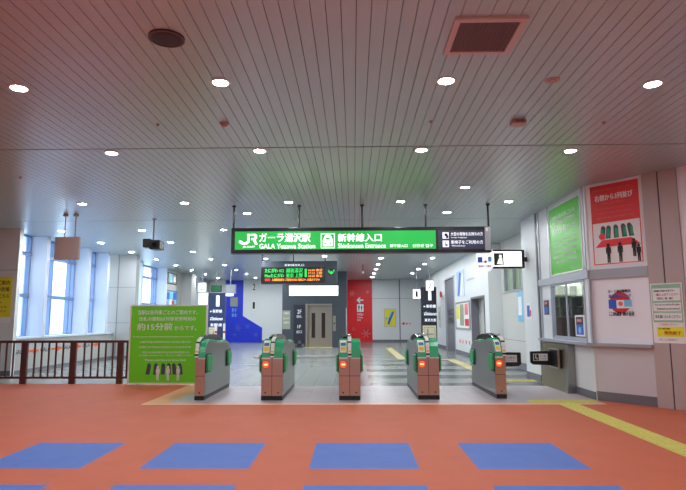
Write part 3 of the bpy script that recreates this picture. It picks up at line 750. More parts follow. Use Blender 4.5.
s = thing('ceiling_speaker', 'round dark ceiling speaker at upper left', 'ceiling speaker', (-1.53, 4.34, HC))
build('grille', MB().lathe((-1.53, 4.34, HC), [(.125, 0), (.125, -.012), (.09, -.02)], 32), 'speaker', s)
build('rim', ring_mesh(MB(), (-1.53, 4.34), .125, .145, HC, HC - .016, 32), 'fence', s)
s = thing('ceiling_vent', 'square pinkish ceiling vent with a dark grille at upper right', 'ceiling vent', (1.08, 4.4, HC))
vx0, vx1, vy0, vy1 = .80, 1.37, 4.08, 4.67
fm = MB(); e = .05
fm.box(vx0, vx1, vy0, vy0 + e, HC - .02, HC); fm.box(vx0, vx1, vy1 - e, vy1, HC - .02, HC); fm.box(vx0, vx0 + e, vy0 + e, vy1 - e, HC - .02, HC); fm.box(vx1 - e, vx1, vy0 + e, vy1 - e, HC - .02, HC)
build('frame', fm, 'vent', s)
gm = MB(); gm.box(vx0 + e, vx1 - e, vy0 + e, vy1 - e, HC - .004, HC)
for i in range(18):
    x = vx0 + e + .012 + i * (vx1 - vx0 - 2 * e - .024) / 17; gm.box(x - .004, x + .004, vy0 + e, vy1 - e, HC - .014, HC - .004)
build('grille', gm, 'vent_dark', s)
def detector(name, x, y, r, h, label, m='detector'):
    s = thing(name, label, 'ceiling detector', (x, y, HC))
    build('base', MB().lathe((x, y, HC), [(r, 0), (r, -h * .35), (r * .85, -h * .45)], 20), m, s)
    build('head', MB().lathe((x, y, HC), [(r * .6, -h * .4), (r * .6, -h * .8), (r * .3, -h)], 20), m, s)
detector('smoke_detector', -1.52, 6.38, .05, .05, 'small brownish smoke detector between the left ceiling lamps')
detector('smoke_detector', 1.96, 5.26, .07, .02, 'flat round ceiling detector to the right of the vent')
detector('smoke_detector', .93, 6.38, .022, .03, 'tiny ceiling sprinkler head below the vent')
detector('smoke_detector', -2.32, 6.39, .02, .03, 'tiny ceiling sprinkler head at left of the smoke detector')
detector('smoke_detector', 2.99, 6.47, .02, .03, 'tiny ceiling sprinkler head far right on the ceiling')
detector('smoke_detector', -5.42, 8.81, .025, .03, 'tiny ceiling sprinkler head at the far left edge')
s = thing('ceiling_box', 'small square brown sensor box on the ceiling right of centre', 'ceiling sensor', (1.96, 6.41, HC))
build('body', MB().box(1.88, 2.04, 6.34, 6.48, HC - .05, HC), 'detector', s, bevel=.01)
build('window', MB().box(1.91, 2.01, 6.332, 6.34, HC - .04, HC - .012), 'vent_dark', s)
s = thing('security_camera', 'small dark camera hanging from the ceiling before the red wall', 'security camera', (.42, 24, 3.3))
build('mount', MB().tube((.42, 24, 3.42), (.42, 24, HC), .02), 'black', s)
build('body', MB().tube((.42, 23.8, 3.33), (.42, 24.15, 3.36), .075), 'black', s)
build('lens', MB().tube((.42, 23.78, 3.33), (.42, 23.8, 3.33), .05), 'white_plastic', s)

# ------------------------------------------------------------------ left: fence, board, posters
FY = 12.25; s = thing('railing', 'brown metal railing with thin bars in front of the left windows', 'railing', (-6.7, FY, 0))
build('top_rail', MB().box(-9.0, -4.86, FY - .03, FY + .03, .87, .925), 'fence', s, bevel=.006)
build('bottom_rail', MB().box(-9.0, -4.86, FY - .02, FY + .02, .11, .155), 'fence', s)
for x in (-8.22, -7.15, -6.08, -5.05): build('post', MB().box(x - .065, x + .065, FY - .035, FY + .035, 0, .90), 'fence', s, bevel=.006)
x = -8.95
while x < -4.85:
    if all(abs(x - q) > .09 for q in (-8.22, -7.15, -6.08, -5.05)): build('bar', MB().box(x - .016, x + .016, FY - .012, FY + .012, .155, .87), 'fence', s)
    x += .1555
build('end_bar', MB().box(-4.90, -4.86, FY - .02, FY + .02, .11, .90), 'fence', s)

NY = 11.95; P = front(NY); N0, N1, Z0, Z1 = -4.76, -3.10, .02, 1.68
s = thing('notice_board', 'green notice board standing at left beside the ticket gates', 'notice board', (-3.93, NY, 0))
build('panel', MB().slab(P, N0 + .03, N1 - .03, Z0 + .03, Z1 - .03, -.03, 0), 'board_green', s)
build('frame', MB().border(P, N0, N1, Z0, Z1, .032, -.04, .012), 'white_plastic', s)
for x in (N0 + .2, N1 - .2): build('foot', MB().box(x - .03, x + .03, NY - .01, NY + .3, 0, .03), 'alu', s)
def bx(x0, y0, x1, y1):        # a rectangle on the board, given as fractions of it
    return (N0 + x0 * (N1 - N0), Z1 - y1 * (Z1 - Z0), N0 + x1 * (N1 - N0), Z1 - y0 * (Z1 - Z0))
words(s, P, [('当駅は各列車ごとのご案内です。',) + bx(.10, .07, .87, .125) + (.025,), ('改札の開始は列車発車時刻の',) + bx(.12, .155, .85, .205) + (.025,),
             ('約15分前',) + bx(.10, .235, .55, .325) + (.04,), ('からです。',) + bx(.58, .27, .86, .325) + (.03,)], 'white_mark', .003)
words(s, P, [('The ticket gate opens about fifteen minutes before the departure time of each train.',) + bx(.05, .395, .83, .42), ('自動改札機は発車時刻の約十五分前に開きます',) + bx(.15, .46, .80, .485),
             ('检票口于列车出发前约十五分钟开放',) + bx(.13, .525, .80, .55), ('개찰구는열차출발약십오분전에열립니다',) + bx(.17, .59, .78, .615), ('ご不便をおかけいたしますがご理解ください',) + bx(.14, .63, .82, .65), ('Please wait here in three lines',) + bx(.22, .685, .74, .71)], 'white_mark', .003, 'small_lettering')
for q, ln in ((.255, 1), (.35, .5), (.45, .2), (.53, -.4), (.60, -.7), (.68, -1)):
    gm = MB(); a, b, _, _ = bx(q, 0, q, .89); gate_shape(gm, P, a, b + .02, .23, 0, .003, ln)
    build('gate_picture', gm, 'slate', s)
for q in (.385, .515, .645):
    pm = MB(); a, b, _, _ = bx(q, 0, q, .95); person_shape(pm, P, a, b, .30, .003, .006)
    build('person_picture', pm, 'paper', s)

P = front(13.99)
s = thing('poster', 'yellow poster with dark lettering on the pale column at the left edge', 'poster', (-9.0, 13.99, 1.4), 'wall posters')
build('sheet', MB().slab(P, -9.4, -8.6, 1.44, 2.45, .0, .012), 'poster_yellow', s)
build('lower_sheet', MB().slab(P, -9.4, -8.60, 1.30, 1.44, .0, .016), 'paper', s)
words(s, P, [('スキーご案内', -9.3, 2.25, -8.66, 2.36, .03), ('リフト券売場', -9.3, 2.08, -8.66, 2.19, .03), ('更衣室はこちら', -9.3, 1.92, -8.66, 2.02, .03), ('レンタル', -9.3, 1.78, -8.85, 1.87, .03), ('受付は二階です', -9.3, 1.66, -8.7, 1.72), ('お進みください', -9.3, 1.56, -8.7, 1.62)], 'black_mark', .013)

P = left_wall(LX)
for k, y in enumerate((15.03, 16.24, 17.42, 18.65)):
    mb = MB(); arrow_shape(mb, P, y, .55, .62, .16, 0, .004, left=False)
    tag(build('arrow_sticker', mb, 'orange_mark'), 'orange arrow sticker low on the left wall, %s from the left' % ORD[k], 'arrow sticker', 'orange arrow stickers')
    mb = lettering(MB(), P, [('GALA', y - .86, .50, y - .40, .61, .03)], .003)
    tag(build('wall_lettering', mb, 'black_mark'), 'dark wall lettering to the left of the %s orange arrow' % ORD[k], 'wall lettering', 'wall lettering by the arrows')

# posters on the far part of the left wall
P = left_wall(LX - .05)
def left_poster(y0, y1, z0, z1, label, face, marks):
    s = thing('poster', label, 'poster', (LX - .05, (y0 + y1) / 2, z0), 'wall posters')
    build('sheet', MB().slab(P, y0, y1, z0, z1, 0, .02), face, s)
    build('frame', MB().border(P, y0, y1, z0, z1, .04, 0, .03), 'seam', s)
    for (a0, a1, b0, b1, m) in marks: build('picture', MB().slab(P, a0, a1, b0, b1, .02, .024), m, s)
left_poster(25.75, 27.05, 3.02, 3.55, 'dark framed poster high on the far left wall', 'shelf_grey', [(26.0, 26.4, 3.1, 3.5, 'lightblue_mark'), (26.6, 26.9, 3.15, 3.4, 'paper')])
left_poster(29.0, 29.6, 2.9, 3.45, 'small yellowish framed poster near the far left window', 'poster_yellow', [(29.15, 29.4, 3.05, 3.3, 'paper')])
left_poster(25.55, 27.2, 1.55, 2.72, 'blue and red poster below the dark framed one on the far left wall', 'lightblue_mark', [(25.7, 26.1, 2.3, 2.62, 'blue_mark'), (26.6, 27.1, 2.3, 2.65, 'blue_mark'), (26.1, 26.4, 1.65, 2.3, 'white_mark'), (26.4, 26.75, 1.6, 2.25, 'red_mark'), (25.6, 25.75, 1.7, 2.2, 'red_mark')])

# ------------------------------------------------------------------ far: platform signs, lift, wall signs
def lightbox(x0, x1, y, z0, z1, num, label, m):
    s = thing('number_lightbox', label, 'hanging sign', ((x0 + x1) / 2, y, z0), 'platform number lightboxes')
    P = front(y)
    build('casing', MB().box(x0, x1, y, y + .15, z0, z1), 'alu', s)
    build('lit_face', MB().slab(P, x0 + .02, x1 - .02, z0 + .02, z1 - .02, 0, .01), 'lantern', s)
    c = (x0 + x1) / 2; h = (z1 - z0); w = h * .24
    words(s, P, [(num, c - (w if num != '1' else w * .6), z0 + h * .2, c + (w if num != '1' else w * .6), z0 + h * .8, .01)], m, .012)
    build('rod', MB().tube((c, y + .07, z1), (c, y + .07, HC), .02), 'alu', s)
def platform_sign(x0, x1, y, z1, face, label, txt, notice):
    s = thing('platform_sign', label, 'platform sign', ((x0 + x1) / 2, y, 0), 'platform number signs')
    P = front(y)
    build('board', MB().box(x0, x1, y, y + .25, 0, z1), face, s)
    w = x1 - x0
    words(s, P, [('1', x0 + w * .46, z1 - .62, x0 + w * .68, z1 - .12, .02)] + txt, 'sign_navy_text', .006)
    nb = build('notice', MB().slab(P, *notice, 0, .012), 'cream', s)
    mk = MB(); a0, a1, b0, b1 = notice
    mk.border(P, a0 + .05, a1 - .05, b0 + .08, b1 - .08, .02, .012, .015); mk.slab(P, a0 + .12, a1 - .12, (b0 + b1) / 2 - .02, (b0 + b1) / 2 + .03, .012, .015); mk.slab(P, a0 + .2, a0 + .26, b0 + .15, b1 - .15, .012, .015)
    build('notice_print', mk, 'grey_mark', nb)
    return s
ts = lambda x0, z: [('←新幹線', x0 + .10, z, x0 + .66, z + .16, .02), ('↗Shinkansen', x0 + .10, z - .34, x0 + .70, z - .18, .01), ('東京方面', x0 + .14, z - .62, x0 + .66, z - .48, .02)]
platform_sign(-6.74, -5.95, 26, 2.58, 'navy', 'navy platform sign numbered one beside the blue wall, at left', ts(-6.74, 1.66), (-6.68, -6.3, .30, 1.0))
platform_sign(3.13, 3.83, 26, 2.82, 'navy_dark', 'dark platform sign numbered one beside the corridor wall, at right', ts(3.13, 1.85), (3.17, 3.78, .25, 1.05))
lightbox(-7.24, -6.84, 26, 2.63, 3.06, '2', 'lit platform number two box above the green board, at left', 'red_mark')
lightbox(3.32, 3.68, 25.7, 2.63, 3.10, '2', 'lit platform number two box above the dark platform sign', 'black_mark')
lightbox(2.74, 3.11, 26.0, 2.26, 2.72, '1', 'lit platform number one box left of the dark platform sign', 'black_mark')
s = thing('white_pillar', 'lit white pillar panel beneath the left number two box', 'pillar', (-7.02, 26.1, 0))
build('panel', MB().box(-7.22, -6.80, 26.1, 26.3, .1, 2.6), 'lantern_soft', s)
build('base', MB().box(-7.24, -6.78, 26.08, 26.32, 0, .1), 'alu', s)
s = thing('exit_sign', 'green hanging sign above the navy platform sign', 'hanging sign', (-6.5, 26.6, 2.65))
build('casing', MB().box(-6.77, -6.30, 26.6, 26.75, 2.65, 2.97), 'frame_black', s)
P = front(26.6); build('green_face', MB().slab(P, -6.75, -6.32, 2.67, 2.95, 0, .008), 'green_dark', s)
build('rod', MB().tube((-6.53, 26.67, 2.97), (-6.53, 26.67, HC), .02), 'alu', s)
s = thing('hanging_lightbox', 'grey hanging box with a lit bottom beside the blue wall', 'hanging sign', (-5.73, 26.0, 2.44))
build('casing', MB().box(-5.93, -5.49, 26, 26.2, 2.55, 2.97), 'alu', s)
build('lit_bottom', MB().box(-5.92, -5.60, 25.98, 26.18, 2.44, 2.55), 'lantern', s)
build('rod', MB().tube((-5.73, 26.1, 2.97), (-5.73, 26.1, HC), .02), 'alu', s)
for k, x in enumerate((-6.17, -5.80)):
    s = thing('barrier_post', ['slim white post in front of the navy platform sign', 'slim white post between the navy platform sign and blue wall'][k], 'post', (x, 25.3, 0), 'slim white posts')
    build('shaft', MB().tube((x, 25.3, .04), (x, 25.3, 1.18), .05), 'white_plastic', s)
    build('base', MB().tube((x, 25.3, 0), (x, 25.3, .04), .14), 'alu', s)
    build('band', MB().tube((x, 25.3, .75), (x, 25.3, .85), .052), 'red_mark', s)
# wall signs seen edge-on, left of the lift
for k, (z0, z1, num) in enumerate(((3.0, 3.55, '2'), (1.9, 2.45, '1'))):
    s = thing('wall_number_sign', 'small dark number %s sign on the white wall left of the lift' % ('two' if num == '2' else 'one'), 'wall sign', (-5.9, 33.45, z0))
    P = front(33.42); build('plate', MB().slab(P, -6.05, -5.80, z0, z1, -.06, 0), 'white_plastic', s)
    words(s, P, [(num, -6.0, z0 + .08, -5.85, z1 - .08, .02)], 'black_mark', .003)
# lift
EY = 27.5; P = front(EY)
lift = thing('lift', 'dark grey lift tower with steel doors standing in the concourse', 'lift', (-1.9, EY, 0))
tw = MB(); tw.box(-3.48, -2.3, EY, EY + 2.6, 0, HC); tw.box(-1.07, -.32, EY, EY + 2.6, 0, HC); tw.box(-2.3, -1.07, EY, EY + 2.6, 2.06, HC); tw.box(-2.3, -1.07, EY + .35, EY + 2.6, 0, 2.06)
build('tower', tw, 'slate_dark', lift)
build('door_frame', MB().slab(P, -2.33, -2.24, 0, 2.1, -.3, .02).slab(P, -1.13, -1.04, 0, 2.1, -.3, .02).slab(P, -2.24, -1.13, 2.03, 2.1, -.3, .02), 'lift_steel', lift)
for x0, x1, g0, g1 in ((-2.24, -1.69, -2.05, -1.87), (-1.68, -1.13, -1.56, -1.38)):
    o = build('door', MB().slab(P, x0, x1, 0, 2.03, -.2, -.14), 'lift_steel', lift)
    build('door_glass', MB().slab(P, g0, g1, .45, 1.66, -.14, -.132), 'lift_glass', o)
o = build('light_panel', MB().slab(P, -3.13, -.74, 2.5, 2.98, 0, .1), 'lantern', lift)
o = build('info_panel', MB().slab(P, -2.92, -2.36, .0, 2.06, 0, .02), 'navy_dark', lift)
words(o, P, [('2F', -2.74, 1.62, -2.54, 1.82, .02), ('改札', -2.77, 1.42, -2.51, 1.55, .02), ('1F', -2.72, .92, -2.56, 1.08, .02), ('出口', -2.77, .68, -2.51, .82, .02)], 'white_mark', .024)
sn = MB()
for a, b in ((-2.62, .25), (-2.45, .1), (-2.8, .12)): snowflake(sn, P, a, b, .09, .02, .024)
build('snowflake_print', sn, 'grey_mark', o)
o = build('notice', MB().slab(P, -3.46, -3.08, .88, 1.78, 0, .015), 'shelf_grey', lift)
words(o, P, [('ご案内', -3.42, 1.6, -3.14, 1.7), ('エレベーター', -3.42, 1.35, -3.12, 1.45), ('ご利用の方は', -3.42, 1.15, -3.12, 1.25)], 'white_mark', .017)
o = build('call_panel', MB().slab(P, -1.0, -.86, .78, 1.52, 0, .03), 'lift_steel', lift)
build('call_button', MB().disc(P, -.93, 1.15, .04, .03, .04, 12), 'black', o)
build('side_notice', MB().slab(P, -.36, -.335, .6, 1.9, 0, .06), 'white_plastic', lift)
build('sill', MB().box(-2.4, -1.0, EY - .5, EY + .3, 0, .008), 'yellow_tactile', lift)
# sign printed on the red wall
P = front(BY - .012)
s = thing('wall_sign', 'white arrow and toilet pictogram on the red wall', 'wall sign', (.4, BY - .012, 1.2))
am = MB(); am.slab(P, .26, .60, 2.43, 2.50, 0, .006); am.poly(P, [(.2, 2.465), (.38, 2.66), (.43, 2.60), (.30, 2.465), (.43, 2.33), (.38, 2.27)][::-1], 0, .006)
build('arrow', am, 'white_mark', s)
o = build('pictogram_plate', MB().slab(P, .22, .60, 1.78, 2.22, 0, .006), 'white_mark', s)
pm = MB(); person_shape(pm, P, .33, 1.84, .34, .006, .009); person_shape(pm, P, .49, 1.84, .30, .006, .009); build('pictogram', pm, 'black_mark', o)
words(s, P, [('お手洗い', .22, 1.55, .60, 1.70, .02), ('Toilets', .22, 1.40, .55, 1.49, .02), ('洗手间', .22, 1.24, .42, 1.34, .01)], 'white_mark', .004)
P = front(BY - .012)
s = thing('wall_sign', 'pale pictogram and lettering printed on the blue wall', 'wall sign', (-6.9, BY - .012, 1.4))
build('pictogram_plate', MB().slab(P, -7.35, -6.9, 2.12, 2.66, 0, .006), 'shelf_grey', s)
words(s, P, [('男子', -7.25, 1.78, -6.95, 2.0, .02), ('更衣', -7.25, 1.5, -6.95, 1.7, .02)], 'lightblue_mark', .004)
# posters and fittings on the far white wall
P = front(BY)
s = thing('poster', 'yellow poster with a blue figure on the far white wall', 'poster', (2.16, BY, .88), 'wall posters')
build('sheet', MB().slab(P, 1.82, 2.52, .88, 1.95, 0, .015), 'poster_yellow', s)
build('frame', MB().border(P, 1.82, 2.52, .88, 1.95, .03, 0, .02), 'alu', s)
pm = MB(); pm.poly(P, [(2.02, 1.06), (2.12, 1.0), (2.22, 1.28), (2.36, 1.6), (2.42, 1.8), (2.30, 1.78), (2.2, 1.55), (2.1, 1.4)], .015, .018); build('picture', pm, 'blue_mark', s)
pm = MB(); pm.poly(P, [(2.10, 1.5), (2.18, 1.46), (2.3, 1.76), (2.24, 1.82)], .015, .02); pm.disc(P, 1.95, 1.38, .07, .015, .018, 10); build('picture', pm, 'lightblue_mark', s)
for k, x in enumerate((2.96, 3.15, 3.33)):
    mb = MB(); mb.disc(P, x, 1.08, .075 - .012 * k, 0, .02, 14)
    tag(build('wall_alarm', mb, ['red_mark', 'pink_mark', 'pink_mark'][k]), 'round red fire fitting on the far wall, %s of three from left' % ORD[k], 'fire alarm', 'red fire fittings')
# corridor wall posters
P = right_wall(CX)
s = thing('poster', 'tall blue and white poster high on the right corridor wall', 'poster', (CX, 21.7, 2.2), 'wall posters')
build('sheet', MB().slab(P, -22.45, -21.0, 2.2, 3.2, 0, .02), 'far_building', s)
pm = MB(); pm.poly(P, [(-22.3, 2.25), (-21.9, 2.25), (-21.5, 3.1), (-21.9, 3.15)], .02, .024); build('picture', pm, 'blue_mark', s)
pm = MB(); pm.poly(P, [(-21.8, 2.25), (-21.45, 2.25), (-21.1, 3.0), (-21.3, 3.1)], .02, .024); build('picture', pm, 'paper', s)
s = thing('display_case', 'framed display of small posters on the right corridor wall', 'notice case', (CX, 21.4, .95))
build('sheet', MB().slab(P, -22.8, -20.1, .97, 2.0, 0, .02), 'paper', s)
build('frame', MB().border(P, -22.8, -20.1, .97, 2.0, .05, 0, .04), 'alu', s)
for a0, a1, b0, b1, m in ((-22.65, -22.1, 1.35, 1.85, 'poster_yellow'), (-21.95, -21.2, 1.1, 1.9, 'shelf_grey'), (-21.0, -20.3, 1.1, 1.35, 'red_mark'), (-21.0, -20.4, 1.5, 1.9, 'pink_mark')):
    build('poster_sheet', MB().slab(P, a0, a1, b0, b1, .02, .024), m, s)
mb = lettering(MB(), P, [('駅事務室', -20.5, 2.71, -19.2, 2.78, .01)], .004)
tag(build('wall_lettering', mb, 'grey_mark'), 'small grey lettering above the low opening on the corridor wall', 'wall lettering')
for k, y in enumerate((22.2, 21.6, 21.0, 20.4)):
    mb = MB().disc(P, -y, .5, .075, 0, .006, 14, ); m = ['red_mark', 'orange_mark', 'red_mark', 'orange_mark'][k]
    tag(build('round_sticker', mb, m), 'small %s round sticker low on the corridor wall, %s from the left' % ('red' if k % 2 == 0 else 'orange', ORD[k]), 'sticker', 'round stickers on the corridor wall')
s = thing('alarm_bell', 'red round alarm high beside the tall doorway', 'fire alarm', (CX, 26.4, 2.4))
build('dome', MB().disc(P, -26.4, 2.49, .14, 0, .08, 16), 'red_mark', s)
build('base', MB().disc(P, -26.4, 2.49, .17, 0, .03, 16), 'paper', s)
s = thing('wall_panel', 'pale wall notice left of the tall doorway', 'notice', (CX, 27.0, .9), 'wall notices')
build('sheet', MB().slab(P, -27.6, -26.8, .95, 1.95, 0, .02), 'beige', s)
build('print', MB().slab(P, -27.4, -27.0, 1.3, 1.7, .02, .024), 'grey_mark', s)

# ------------------------------------------------------------------ right: ticket office posters
P = right_wall(W)
s = thing('poster', 'green poster with white lettering above the ticket window', 'poster', (W, 10.8, 2.2), 'wall posters')
build('sheet', MB().slab(P, -11.54, -9.94, 2.23, 3.58, 0, .014), 'poster_green', s)
build('frame', MB().border(P, -11.56, -9.92, 2.21, 3.60, .03, 0, .022), 'white_plastic', s)
def px(x0, y0, x1, y1, a0=-11.54, a1=-9.94, b0=2.23, b1=3.58): return (a0 + x0 * (a1 - a0), b1 - y1 * (b1 - b0), a0 + x1 * (a1 - a0), b1 - y0 * (b1 - b0))
words(s, P, [('当駅は各列車ごとの',) + px(.12, .13, .85, .19) + (.03,), ('改札の開始は発車時刻の',) + px(.12, .22, .85, .28) + (.03,), ('約15分前',) + px(.12, .31, .58, .42) + (.05,), ('からです',) + px(.60, .33, .86, .40) + (.03,)], 'white_mark', .017)
words(s, P, [('The automatic ticket gate opens about fifteen minutes before the departure',) + px(.12, .50, .88, .53), ('Please wait in three lines until the announcement at this station is made',) + px(.12, .57, .86, .60), ('自動改札機は発車時刻前に開きます',) + px(.12, .65, .84, .685), ('检票口于列车出发前开放',) + px(.12, .73, .84, .765), ('개찰구는출발십오분전에열립니다',) + px(.2, .81, .84, .845)], 'white_mark', .017, 'small_lettering')
P = right_wall(W)
s = thing('poster', 'small dark blue and pink poster on the wall left of the ticket window', 'poster', (W, 11.95, 1.4), 'wall posters')
build('sheet', MB().slab(P, -12.1, -11.83, 1.44, 1.74, 0, .01), 'navy_dark', s)
build('picture', MB().slab(P, -12.08, -11.85, 1.46, 1.60, .01, .013), 'blue_mark', s)
build('picture', MB().slab(P, -12.06, -11.9, 1.66, 1.71, .01, .013), 'pink_mark', s)
P = right_wall(W + .022)
s = thing('poster', 'small blue poster with a white border inside the ticket window', 'poster', (W + .022, 10.3, 1.03), 'wall posters')
build('sheet', MB().slab(P, -10.52, -10.10, 1.04, 1.42, 0, .008), 'paper', s)
build('picture', MB().slab(P, -10.47, -10.15, 1.07, 1.25, .008, .011), 'blue_mark', s)
build('picture', MB().slab(P, -10.47, -10.15, 1.25, 1.39, .008, .011), 'navy_dark', s)
build('picture', MB().slab(P, -10.42, -10.22, 1.30, 1.35, .011, .014), 'pink_mark', s)
build('picture', MB().disc(P, -10.31, 1.15, .06, .011, .014, 12), 'lightblue_mark', s)
P = right_wall(4.05)
s = thing('poster', 'small white poster with blue and red print on the white column', 'poster', (4.05, 13.05, 1.3), 'wall posters')
build('sheet', MB().slab(P, -13.28, -12.85, 1.34, 1.72, 0, .008), 'paper', s)
build('picture', MB().slab(P, -13.2, -13.0, 1.4, 1.66, .008, .011), 'blue_mark', s)
build('picture', MB().slab(P, -12.98, -12.9, 1.42, 1.55, .008, .011), 'red_mark', s)
P = right_wall(4.55)
s = thing('poster', 'narrow pale blue poster on the recess wall behind the white column', 'poster', (4.55, 15.4, 1.27), 'wall posters')
build('sheet', MB().slab(P, -15.65, -15.2, 1.27, 2.1, 0, .01), 'lightblue_mark', s)
build('picture', MB().slab(P, -15.58, -15.27, 1.45, 1.95, .01, .013), 'paper', s)

P = DIAG
s = thing('poster', 'red and white queueing poster with black figures on the angled wall', 'poster', (DIAG.p(.5, 2.2)), 'wall posters', DR)
build('sheet', MB().slab(P, .07, .945, 2.235, 3.66, 0, .014), 'paper', s)
rd = MB(); rd.slab(P, .095, .92, 2.98, 3.63, .014, .018)
rd.border(P, .095, .92, 2.265, 2.99, .014, .014, .018)
rd.poly(P, [(.14, 2.56), (.90, 2.56), (.76, 2.68), (.26, 2.68)], .014, .018)
build('red_field', rd, 'poster_red', s)
def rx(x0, y0, x1, y1): return px(x0, y0, x1, y1, .07, .945, 2.235, 3.66)
words(s, P, [('右側から3列並び',) + rx(.12, .14, .86, .215) + (.05,)], 'white_mark', .02)
words(s, P, [('混雑時は係員の案内に従ってお並びください',) + rx(.08, .07, .85, .095), ('お客さまのご協力をお願いします',) + rx(.25, .235, .72, .26), ('Please line up in three rows',) + rx(.12, .30, .86, .325), ('in front of the ticket gates',) + rx(.16, .355, .82, .38), ('请在检票口前排成三列',) + rx(.14, .41, .84, .435)], 'pink_mark', .02, 'small_lettering')
for a, ln in ((.22, 1), (.34, .6), (.50, 0), (.66, -.5), (.79, -.9)):
    gm = MB(); gate_shape(gm, P, .07 + a * .875, 2.70, .22, .014, .018, ln)
    g_ = build('gate_picture', gm, 'slate', s)
    build('green_side', MB().slab(P, .07 + a * .875 - .012, .07 + a * .875 + .03, 2.72, 2.86, .018, .021), 'gate_green', g_)
pm = MB(); pm.disc(P, .265, 2.74, .055, .021, .024, 16); build('no_entry_picture', pm, 'poster_red', s)
for a, b, h in ((.36, 2.29, .33), (.56, 2.29, .33), (.79, 2.36, .30), (.86, 2.28, .28)):
    pm = MB(); person_shape(pm, P, a, b, h, .018, .021); build('person_picture', pm, 'black_mark', s)

s = thing('poster', 'round red and blue emblem poster with black lettering on the angled wall', 'poster', (DIAG.p(.5, 1.35)), 'wall posters', DR)
build('sheet', MB().slab(P, .27, .73, 1.38, 1.85, 0, .002), 'wall_pale', s)
em = MB(); em.disc(P, .49, 1.62, .175, .004, .007, 30); build('emblem', em, 'red_mark', s)
em = MB(); em.slab(P, .305, .675, 1.525, 1.66, .007, .01); build('emblem', em, 'paper', s)
em = MB(); em.slab(P, .30, .43, 1.52, 1.67, .01, .013); build('picture', em, 'blue_mark', s)
em = MB(); em.slab(P, .56, .68, 1.55, 1.66, .01, .013); build('picture', em, 'lightblue_mark', s)
em = MB(); em.disc(P, .50, 1.60, .04, .01, .013, 12); build('picture', em, 'pink_mark', s)
words(s, P, [('ガーラ湯沢駅限定', .30, 1.785, .68, 1.83, .09), ('ここから徒歩', .30, 1.40, .50, 1.475, .08), ('約十五分', .53, 1.40, .71, 1.475, .08)], 'black_mark', .012)
words(s, P, [('湯沢高原ゲレンデ', .305, 1.70, .68, 1.755, .08)], 'blue_mark', .012, 'emblem_lettering')

P = Plane(DIAG.p(0, 0, .03), DD, (-.7882, -.6154, 0))
s = thing('poster', 'long laminated notice with a yellow field on the brown corner column', 'poster', P.p(1.24, .98), 'wall posters', DR)
build('sheet', MB().slab(P, 1.00, 1.46, .98, 1.90, 0, .006), 'paper', s)
build('green_field', MB().slab(P, 1.015, 1.445, 1.30, 1.885, .006, .009), 'paper_green', s)
wm = MB()
for b0, b1 in ((1.63, 1.82), (1.47, 1.60), (1.33, 1.44)): wm.slab(P, 1.03, 1.43, b0, b1, .009, .012)
build('white_field', wm, 'paper', s)
build('yellow_field', MB().slab(P, 1.06, 1.44, 1.08, 1.23, .006, .009), 'poster_yellow', s)
words(s, P, [('新幹線ご利用のお客さまへ', 1.05, 1.765, 1.36, 1.80, .02), ('切符を二枚一緒に', 1.09, 1.645, 1.33, 1.685, .02), ('You can not exit by this gate', 1.05, 1.55, 1.41, 1.585, .02), ('Shinkansen to the platform', 1.08, 1.485, 1.41, 1.52, .02), ('改札機にお入れください', 1.05, 1.36, 1.41, 1.41, .02), ('お客様', 1.08, 1.19, 1.25, 1.215, .02)], 'black_mark', .013)
words(s, P, [('一緒に入れてください', 1.05, 1.705, 1.41, 1.745, .02), ('ご注意ください', 1.10, 1.255, 1.36, 1.28, .01), ('発売終了', 1.16, 1.11, 1.40, 1.165, .03)], 'red_mark', .013, 'red_lettering')
words(s, P, [('詳しくは係員まで', 1.08, 1.02, 1.35, 1.05, .01)], 'grey_mark', .007, 'small_lettering')
P = DIAG
s = thing('poster', 'blue poster at the right edge beyond the brown corner column', 'poster', DIAG.p(1.8, 1.45), 'wall posters', DR)
build('sheet', MB().slab(P, 1.56, 2.1, 1.42, 2.05, 0, .04), 'blue_mark', s)
build('frame', MB().border(P, 1.56, 2.1, 1.42, 2.05, .02, 0, .05), 'alu', s)

# inside the ticket office
s = thing('office_cabinet', 'dark wooden cabinet inside the ticket office', 'cabinet', (5.1, 12.9, 0))
build('body', MB().box(4.42, 5.5, 12.75, 13.29, 0, 1.38), 'wood', s)
for x in (4.44, 4.80, 5.15): 
    o = build('door', MB().box(x, x + .32, 12.735, 12.75, .05, 1.34), 'wood', s); build('handle', MB().box(x + .26, x + .28, 12.72, 12.735, .7, .85), 'alu', o)
s = thing('office_shelf', 'grey shelf rack inside the ticket office', 'shelf', (4.98, 13.1, 1.38))
for z in (1.39, 1.62, 1.85): build('shelf', MB().box(4.42, 5.25, 12.95, 13.29, z, z + .02), 'shelf_grey', s)
for x in (4.42, 4.70, 4.97, 5.24): build('upright', MB().box(x, x + .02, 12.95, 13.29, 1.38, 2.1), 'shelf_grey', s)
s = thing('ticket_machine', 'dark ticket machine behind the ticket window', 'ticket machine', (4.62, 11.0, 0))
build('stand', MB().box(4.45, 4.95, 10.75, 11.5, 0, .9), 'wood', s)
build('monitor', MB().box(4.62, 4.66, 10.85, 11.3, .95, 1.28), 'black', s)
build('keyboard', MB().box(4.47, 4.60, 10.9, 11.25, .9, .925), 'slate', s)
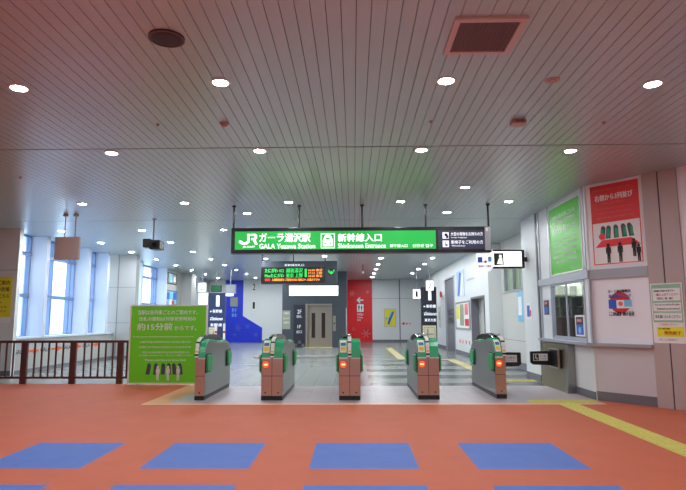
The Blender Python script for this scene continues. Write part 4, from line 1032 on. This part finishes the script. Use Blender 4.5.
build('monitor_foot', MB().box(4.60, 4.70, 11.0, 11.15, .9, .97), 'black', s)
cu = MB()
for i in range(10): cu.box(5.53 + i * .09, 5.62 + i * .09, 13.2 + .02 * (i % 2), 13.25 + .02 * (i % 2), .9, 2.5)
tag(build('office_curtain', cu, 'curtain'), 'pale green curtain inside the ticket office', 'curtain')
s = thing('office_light', 'bright white light panel inside the ticket office', 'ceiling light', (5.0, 12.6, 2.7))
build('lit_face', MB().box(4.5, 5.5, 12.95, 13.2, 2.50, 2.54), 'office_lamp', s)
build('casing', MB().box(4.48, 5.52, 12.93, 13.22, 2.54, 2.72), 'alu', s)
build('lit_front', MB().box(4.5, 5.30, 13.22, 13.28, 2.12, 2.50), 'lantern', s)

# ------------------------------------------------------------------ daylight and camera
wd = bpy.data.worlds.new('world'); SC.world = wd; wd.use_nodes = True
bg = wd.node_tree.nodes['Background']; bg.inputs[0].default_value = (.74, .87, 1.0, 1); bg.inputs[1].default_value = 4.0
cam = bpy.data.cameras.new('camera'); co = bpy.data.objects.new('camera', cam); COL.objects.link(co)
cam.sensor_fit = 'HORIZONTAL'; cam.sensor_width = 36; cam.lens = 560 / 686 * 36; cam.clip_end = 300; cam.clip_start = .05
pi_, ya, ro = .131, .018, .0035
fwd = Vector((-math.sin(ya) * math.cos(pi_), math.cos(ya) * math.cos(pi_), math.sin(pi_)))
rt = Vector((math.cos(ya), math.sin(ya), 0)); up = rt.cross(fwd)
r2 = rt * math.cos(ro) - up * math.sin(ro); u2 = rt * math.sin(ro) + up * math.cos(ro)
co.matrix_world = Matrix(((r2.x, u2.x, -fwd.x, 0), (r2.y, u2.y, -fwd.y, 0), (r2.z, u2.z, -fwd.z, 1.37), (0, 0, 0, 1)))
SC.camera = co
SC.view_settings.view_transform = 'Standard'; SC.view_settings.look = 'None'; SC.view_settings.gamma = 1; SC.view_settings.exposure = 0.12
SC.cycles.use_denoising = True
SC.cycles.max_bounces = 8; SC.cycles.diffuse_bounces = 5; SC.cycles.sample_clamp_indirect = 6
